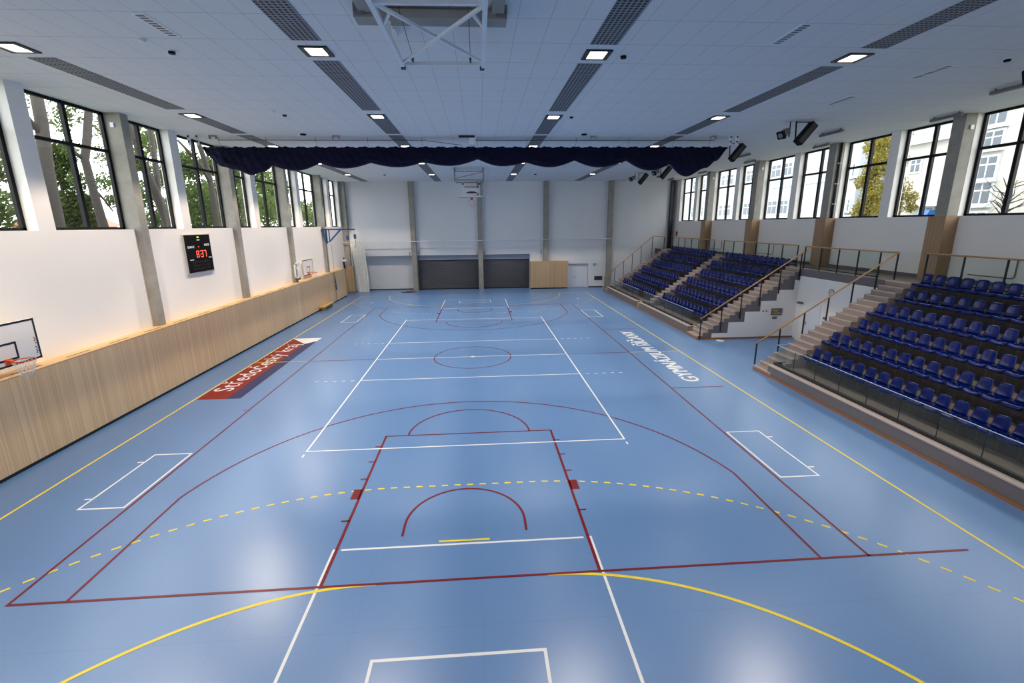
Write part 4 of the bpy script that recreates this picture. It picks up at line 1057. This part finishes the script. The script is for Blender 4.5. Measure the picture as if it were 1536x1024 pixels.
# loudspeakers and spotlights under the ceiling
SPK = [(-2.05, 'before the curtain above the recess'), (2.9, 'at the end of the navy curtain'), (11.9, 'beyond the curtain, second from the roller shutters'), (16.4, 'beyond the curtain, first from the roller shutters')]
for y, wh in SPK:
    r = thing('ceiling_loudspeaker', 'black slanted column loudspeaker under the ceiling ' + wh, 'loudspeaker', (13.3, y, ZC), 'slanted ceiling loudspeakers')
    d = Vector((0.55, 0, 0.68)).normalized(); nrm = Vector((d.z, 0, -d.x))
    bevel(MB().obox((13.42, y - 0.2, 9.43), d * 0.46, nrm * 0.15, Vector((0, 0.15, 0))).build('cabinet', M['black_soft'], r), 0.03)
    MB().obox(Vector((13.42, y - 0.2, 9.43)) - nrm * 0.0 + Vector((0, -0.152, 0)), d * 0.42, nrm * 0.09, Vector((0, 0.004, 0))).build('grille', M['black'], r)
    MB().bar((13.12, y, ZC), (13.1, y - 0.1, 9.18), 0.04).bar((13.12, y, ZC - 0.03), (13.6, y - 0.15, ZC - 0.06), 0.03).bar((13.6, y - 0.15, ZC - 0.06), (13.62, y - 0.2, 9.66), 0.03).build('bracket', M['black'], r)
def spot(x, y, z, lab, dark=False, s=1.0, mount=True):
    r = thing('ceiling_spotlight', lab, 'spotlight', (x, y, ZC), 'ceiling spotlights')
    d = Vector((-0.75, -0.25, -0.45)).normalized(); a = d.cross(Vector((0, 0, 1))).normalized(); b = a.cross(d)
    c = Vector((x, y, z))
    bevel(MB().obox(c, d * 0.17 * s, a * 0.13 * s, b * 0.12 * s).build('housing', M['black_soft'] if dark else M['grey_metal'], r), 0.02)
    MB().obox(c + d * 0.2 * s, d * 0.04 * s, a * 0.16 * s, b * 0.15 * s).build('hood', M['black_soft'], r)
    MB().disc(c + d * 0.245 * s, d, 0.1 * s, 0.02, 20).build('lens', M['grey_metal'], r)
    MB().bar((x + 0.2 * s, y, ZC), (x + 0.2 * s, y, z - 0.15), 0.035).bar((x + 0.2 * s, y, z), (x + 0.05, y, z), 0.03).build('yoke', M['black'], r)
spot(12.72, -2.0, 9.5, 'grey spotlight beside the loudspeaker before the curtain')
spot(12.8, 11.9, 9.5, 'grey spotlight beyond the curtain, second from the roller shutters')
spot(12.6, 16.3, 9.5, 'grey spotlight beyond the curtain, first from the roller shutters')
spot(13.95, -9.6, 9.5, 'black spotlight above the nearer grandstand, facing the court', True, 1.1)

# ------------------------------------------------------------------ outdoors
struct('ground_outside', MB().box(-80, XL - 0.6, -60, 90, -0.4, -0.05).box(XR + 0.5, 90, -60, 90, -0.4, -0.05), M['ground'], 'ground outside the hall', 'ground')
def foliage(centers, n, size, name, mat, parent, flat=1.0):
    b = MB()
    for _ in range(n):
        c, rad = random.choice(centers)
        p = Vector((random.gauss(0, 1), random.gauss(0, 1), random.gauss(0, 1))); p = p.normalized() * (random.random() ** 0.45) * rad; p.z *= flat
        p += Vector(c); a = Vector((random.gauss(0, 1), random.gauss(0, 1), random.gauss(0, 1))).normalized(); q = a.orthogonal().normalized() ; e = a.cross(q)
        s = size * random.uniform(0.6, 1.3)
        b.add([p + q * s, p + e * s * 0.5, p - q * s, p - e * s * 0.5], [(0, 1, 2, 3)])
    me = bpy.data.meshes.new(name); me.from_pydata(b.v, [], b.f); return link(name, me, mat, parent)
def tree(loc, lab, trunk, radii, branches, clumps, n, size, mat, cat='tree', flat=1.0):
    r = thing('tree', lab, cat, loc, 'trees outside')
    MB().tube(trunk, radii, 10).build('trunk', M['bark'], r)
    if branches:
        b = MB()
        for pts, rr in branches: b.tube(pts, rr, 6)
        b.build('branch', M['bark'], r)
    if n: foliage(clumps, n, size, 'crown', mat, r, flat)
    return r
def Lx(y, z, X):
    """the same sight line from the camera end, pushed out to depth X"""
    k = (abs(X) + 0.436) / 20.436
    return (X, -20.93 + (y + 20.93) * k, 6.06 + (z - 6.06) * k)
def cl(*a): return [(Lx(y, z, X), r_) for (y, z, X, r_) in a]
tree((-20, 3.3, 0), 'thick grey trunk seen through the window before the scoreboard column', [(-20, 3.3, -0.1), (-20, 3.35, 5), (-20, 3.45, 7.5), (-20, 3.55, 9), (-20, 3.85, 11), (-20.2, 4.2, 14)], [0.4, 0.34, 0.3, 0.28, 0.26, 0.22],
     [([(-20, 3.65, 10.4), (-20.1, 3.0, 11.4), (-20.1, 2.4, 12.6)], [0.12, 0.1, 0.08])],
     cl((3.0, 12.2, -21, 0.9), (4.9, 11.2, -21, 0.7), (5.2, 9.9, -21, 0.6), (2.6, 10, -21, 0.7), (4.4, 12.4, -21, 0.8)), 900, 0.1, M['leaf'])
tree((-20, 6.2, 0), 'slender leaning trunk in leaf before the scoreboard column', [(-20, 6.3, -0.1), (-20, 6.25, 6), (-20, 6.05, 8), (-20, 5.92, 9.6), (-20, 6.4, 10.8), (-20, 6.8, 12), (-20, 7.2, 14)], [0.28, 0.24, 0.2, 0.19, 0.2, 0.18, 0.14],
     [([(-20, 5.95, 9.5), (-20.2, 5.3, 10.1), (-20.2, 4.9, 10.2)], [0.1, 0.07, 0.04]), ([(-20, 6.05, 8.2), (-20.1, 6.8, 7.6), (-20.2, 7.4, 7.0)], [0.08, 0.06, 0.04]), ([(-20, 5.9, 9.7), (-20.2, 5.1, 9.9)], [0.07, 0.03])],
     cl((5.6, 11.8, -20.8, 0.7), (7.3, 9.9, -20.8, 0.7), (7.2, 11.4, -20.8, 0.6), (6.9, 8.6, -20.8, 0.6), (5.2, 8.5, -20.8, 0.5), (7.3, 7.6, -20.8, 0.4)), 1500, 0.1, M['leaf'])
tree((-22, 6.2, 0), 'dark drooping conifer between the two trunks before the scoreboard column', [(-22, 6.6, -0.1), (-22, 6.6, 9.2)], [0.3, 0.05], None,
     cl((4.3, 6.4, -22, 0.9), (4.9, 6.6, -22, 0.9), (4.6, 7.6, -22, 0.9), (4.3, 8.8, -22, 0.8), (4.5, 9.6, -22, 0.7), (5.4, 6.4, -22, 0.6), (4.2, 7.0, -22, 0.9), (5.2, 7.4, -22, 0.5)), 9000, 0.1, M['leaf_dark'])
tree((-20, 11.6, 0), 'forked trunk seen through the window just before the scoreboard', [(-20, 12.3, -0.1), (-20, 11.9, 5), (-20, 11.6, 6.5), (-20, 11.0, 8.2), (-20, 10.5, 9.4), (-20, 10.0, 11), (-20, 9.6, 13)], [0.36, 0.34, 0.32, 0.27, 0.2, 0.16, 0.12],
     [([(-20, 11.1, 8.1), (-20, 11.4, 9.4), (-20, 11.5, 11.5), (-20, 11.4, 13.5)], [0.2, 0.17, 0.15, 0.1])],
     cl((10.8, 11.4, -22, 1.3), (11.9, 9.4, -22, 0.9), (9.6, 8.0, -22, 1.0), (10.6, 6.5, -22, 1.0), (9.8, 10.0, -22, 0.8), (12.2, 11.5, -22, 1.0), (12.4, 7.4, -22, 0.9)), 5200, 0.13, M['leaf'])
tree((-20, 16.8, 0), 'leafy tree with crossing boughs seen above the scoreboard', [(-20.3, 18.2, -0.1), (-20.2, 17.8, 6), (-20, 17.5, 9), (-20, 17.2, 10.8), (-20, 16.7, 12), (-20, 16.2, 14)], [0.3, 0.26, 0.22, 0.19, 0.17, 0.13],
     [([(-20, 17.4, 9.4), (-20, 16.5, 10.5), (-20, 15.1, 11.4), (-20, 14.2, 11.9)], [0.16, 0.13, 0.1, 0.07])],
     cl((14.8, 8.4, -22, 1.5), (16.6, 7.4, -22, 1.6), (14.8, 6.4, -22, 1.4), (18.0, 8.6, -22, 1.4), (15.0, 10.4, -22, 1.1), (18.2, 6.6, -22, 1.3), (17.6, 10.6, -22, 0.8)), 9500, 0.15, M['leaf'])
tree((-23, 26, 0), 'shaded bushy tree seen through the windows past the scoreboard', [(-23, 28, -0.1), (-23, 28, 9)], [0.35, 0.2], None,
     cl((21.5, 8, -23, 2.4), (24.5, 7.5, -23, 2.4), (27.5, 8, -23, 2.2), (24.5, 10.8, -23, 2.0), (29, 10, -23, 1.8), (21.0, 10.6, -23, 1.5)), 9000, 0.2, M['leaf'])
tree((-24, 44, 0), 'sunlit green tree low beyond the last scoreboard wall windows', [(-24, 46, -0.1), (-24, 46, 7)], [0.3, 0.2], None, cl((37.5, 7.4, -24, 2.2), (41, 7.2, -24, 2.0), (34.5, 7.6, -24, 1.6)), 2600, 0.22, M['leaf'])
tree((-20, -3, 0), 'green tree beyond the window nearest the wall hoop', [(-20, -3.5, -0.1), (-20, -3.2, 12)], [0.3, 0.2], None, cl((-2.2, 7.0, -21, 1.4), (-0.6, 7.2, -21, 1.3), (0.6, 6.8, -21, 1.1), (-1.5, 9.2, -21, 1.5), (0.8, 8.6, -21, 0.8)), 4500, 0.13, M['leaf'])
root = thing('house', 'distant house with a red roof beyond the trees on the scoreboard side', 'house', (-45, 35.5, 0))
MB().box(-50, -42, 33.5, 37.5, -0.1, 6.3).build('wall', M['render_c'], root)
MB().prism([(-50.6, 6.3), (-41.4, 6.3), (-46, 8.6)], 'y', 33.2, 37.8).build('roof', M['roof_red'], root)

XB = 38.0
def far_window(b, g, y0, y1, z0, z1, X=XB, cols=2):
    f = MB().box(X - 0.08, X + 0.05, y0 - 0.1, y1 + 0.1, z0 - 0.1, z1 + 0.1); o = f.build('window', M['win_white'], b)
    p = MB(); n = cols
    for k in range(n):
        a = y0 + (y1 - y0) * k / n + 0.07; c = y0 + (y1 - y0) * (k + 1) / n - 0.07
        p.box(X - 0.1, X - 0.07, a, c, z0 + 0.05, z0 + (z1 - z0) * 0.6); p.box(X - 0.1, X - 0.07, a, c, z0 + (z1 - z0) * 0.68, z1 - 0.05)
    p.build('pane', M['pane_far'], o)
r = thing('school_building', 'long pale building with paired windows beyond the gallery windows', 'building', (XB + 5, 45, 0))
MB().box(XB, XB + 10, 24.5, 75, -0.1, 18).build('wall', M['render_w'], r)
MB().box(XB - 0.12, XB, 24.5, 75, 10.2, 10.4).box(XB - 0.12, XB, 24.5, 75, 6.5, 6.66).build('cornice', M['win_white'], r)
for z0, z1 in ((11.5, 12.95), (7.0, 8.6)):
    for y in (34.6, 36.7, 42.2, 43.0 + 0.1, 47.6, 50.0, 56.2, 58.6, 63.0):
        if y in (43.1,): continue
        wd = 1.45 if y == 34.6 else 2.0
        far_window(r, None, y, y + wd, z0, z1, XB, 2)
for y, wd, z0, z1 in ((25.7, 0.3, 10.5, 11.8), (24.95, 0.3, 10.4, 11.6), (25.65, 0.3, 7.0, 8.2), (24.95, 0.3, 7.0, 8.2)):
    far_window(r, None, y, y + wd, z0, z1, XB, 1)
MB().box(XB - 0.2, XB, 24.7, 26.2, 10.1, 10.2).box(XB - 0.2, XB, 24.7, 26.2, 6.75, 6.85).build('sill', M['vent'], r)
r = thing('cream_house', 'cream house with a projecting eave beyond the gallery windows', 'building', (XB + 4, 17.5, 0))
MB().box(XB, XB + 9, 14.3, 21.2, -0.1, 12.3).build('wall', M['render_c'], r)
MB().box(XB - 0.5, XB + 9, 14.3, 21.4, 12.3, 12.6).build('eave', M['win_white'], r)
far_window(r, None, 17.85, 18.8, 10.05, 11.1, XB, 2); far_window(r, None, 16.0, 17.2, 6.4, 7.1, XB, 2)
MB().box(XB - 1.0, XB, 14.5, 18.2, 7.15, 7.3).build('canopy', M['win_white'], r)
o = MB().prism([(XB - 1.6, 6.1), (XB - 0.6, 6.1), (XB - 0.6, 6.85), (XB - 1.2, 6.85)], 'y', 15.1, 16.0).build('market_umbrella', M['bluepaint']); tag(o, 'blue awning low in front of the cream house', 'awning')
r = thing('apartment_block', 'tall pale apartment block with stacked balcony windows', 'building', (XB + 4, 9, 0))
MB().box(XB, XB + 9, -8, 14.2, -0.1, 19).build('wall', M['render_c'], r)
for z0, z1 in ((12.75, 14.0), (11.15, 12.3), (9.0, 10.55), (7.2, 8.7), (5.3, 6.6)):
    for y in (11.8, 7.4, 3.0, -1.4):
        far_window(r, None, y, y + 1.35, z0, z1, XB, 2)
        MB().box(XB - 0.35, XB, y - 0.2, y + 1.6, z0 - 0.28, z0 - 0.12).build('balcony_slab', M['win_white'], r)
tree((30.5, 14.0, 0), 'yellow green tree beyond the gallery windows, beside the pale building', [(30.5, 14.0, -0.1), (30.5, 13.9, 7), (30.5, 13.8, 11)], [0.3, 0.25, 0.1], None,
     [((30.5, 13.4, 11.2), 1.2), ((30.6, 12.6, 10.2), 1.0), ((30.6, 13.0, 8.4), 1.1), ((30.6, 14.6, 9.0), 0.8), ((30.6, 14.6, 6.8), 0.8), ((30.6, 12.6, 12.2), 1.0), ((30.6, 14.3, 11.6), 0.8), ((30.6, 12.8, 6.8), 1.1), ((30.6, 13.9, 10.0), 0.9), ((30.6, 13.8, 7.6), 1.0)], 9500, 0.1, M['leaf_yellow'])
tree((33, 13.6, 0), 'thin yellowing tree before the cream house', [(33, 13.9, -0.1), (33, 13.8, 8)], [0.16, 0.06], None, [((33, 14.0, 8.6), 0.7), ((33, 13.7, 7.8), 0.8), ((33, 13.0, 7.7), 0.5), ((33, 14.2, 7.0), 0.6), ((33, 12.9, 7.0), 0.4)], 1500, 0.09, M['leaf_yellow'])
br = []
for k in range(22):
    a = random.uniform(-1, 1); z = random.uniform(6.0, 8.0); br.append(([(32, 5.6 + a * 0.2, z), (32, 5.6 + a * 1.0, z + random.uniform(0.1, 0.7)), (32, 5.6 + a * 1.9 + random.uniform(-0.3, 0.3), z + random.uniform(0.1, 1.2))], [0.035, 0.022, 0.01]))
tree((32, 5.6, 0), 'bare branching tree in front of the apartment block', [(32, 5.6, -0.1), (32, 5.6, 6), (32, 5.5, 8.6)], [0.14, 0.1, 0.03], br, [((32, 4.6, 7.6), 0.9)], 120, 0.07, M['leaf_yellow'])

# ------------------------------------------------------------------ sky, render settings
wd = bpy.data.worlds.new('overcast_sky'); SC.world = wd; wd.use_nodes = True
bg = wd.node_tree.nodes['Background']; bg.inputs[0].default_value = (0.95, 0.98, 1.0, 1); bg.inputs[1].default_value = 4.6
vs_ = SC.view_settings; vs_.view_transform = 'Standard'; vs_.look = 'None'; vs_.gamma = 1.0; vs_.use_curve_mapping = False; vs_.exposure = 0.2
cyc = SC.cycles
cyc.use_denoising = True; cyc.max_bounces = 10; cyc.diffuse_bounces = 6; cyc.glossy_bounces = 4; cyc.transparent_max_bounces = 16; cyc.transmission_bounces = 4
cyc.sample_clamp_indirect = 6.0; cyc.caustics_reflective = False; cyc.caustics_refractive = False
print('seats', n_seats)
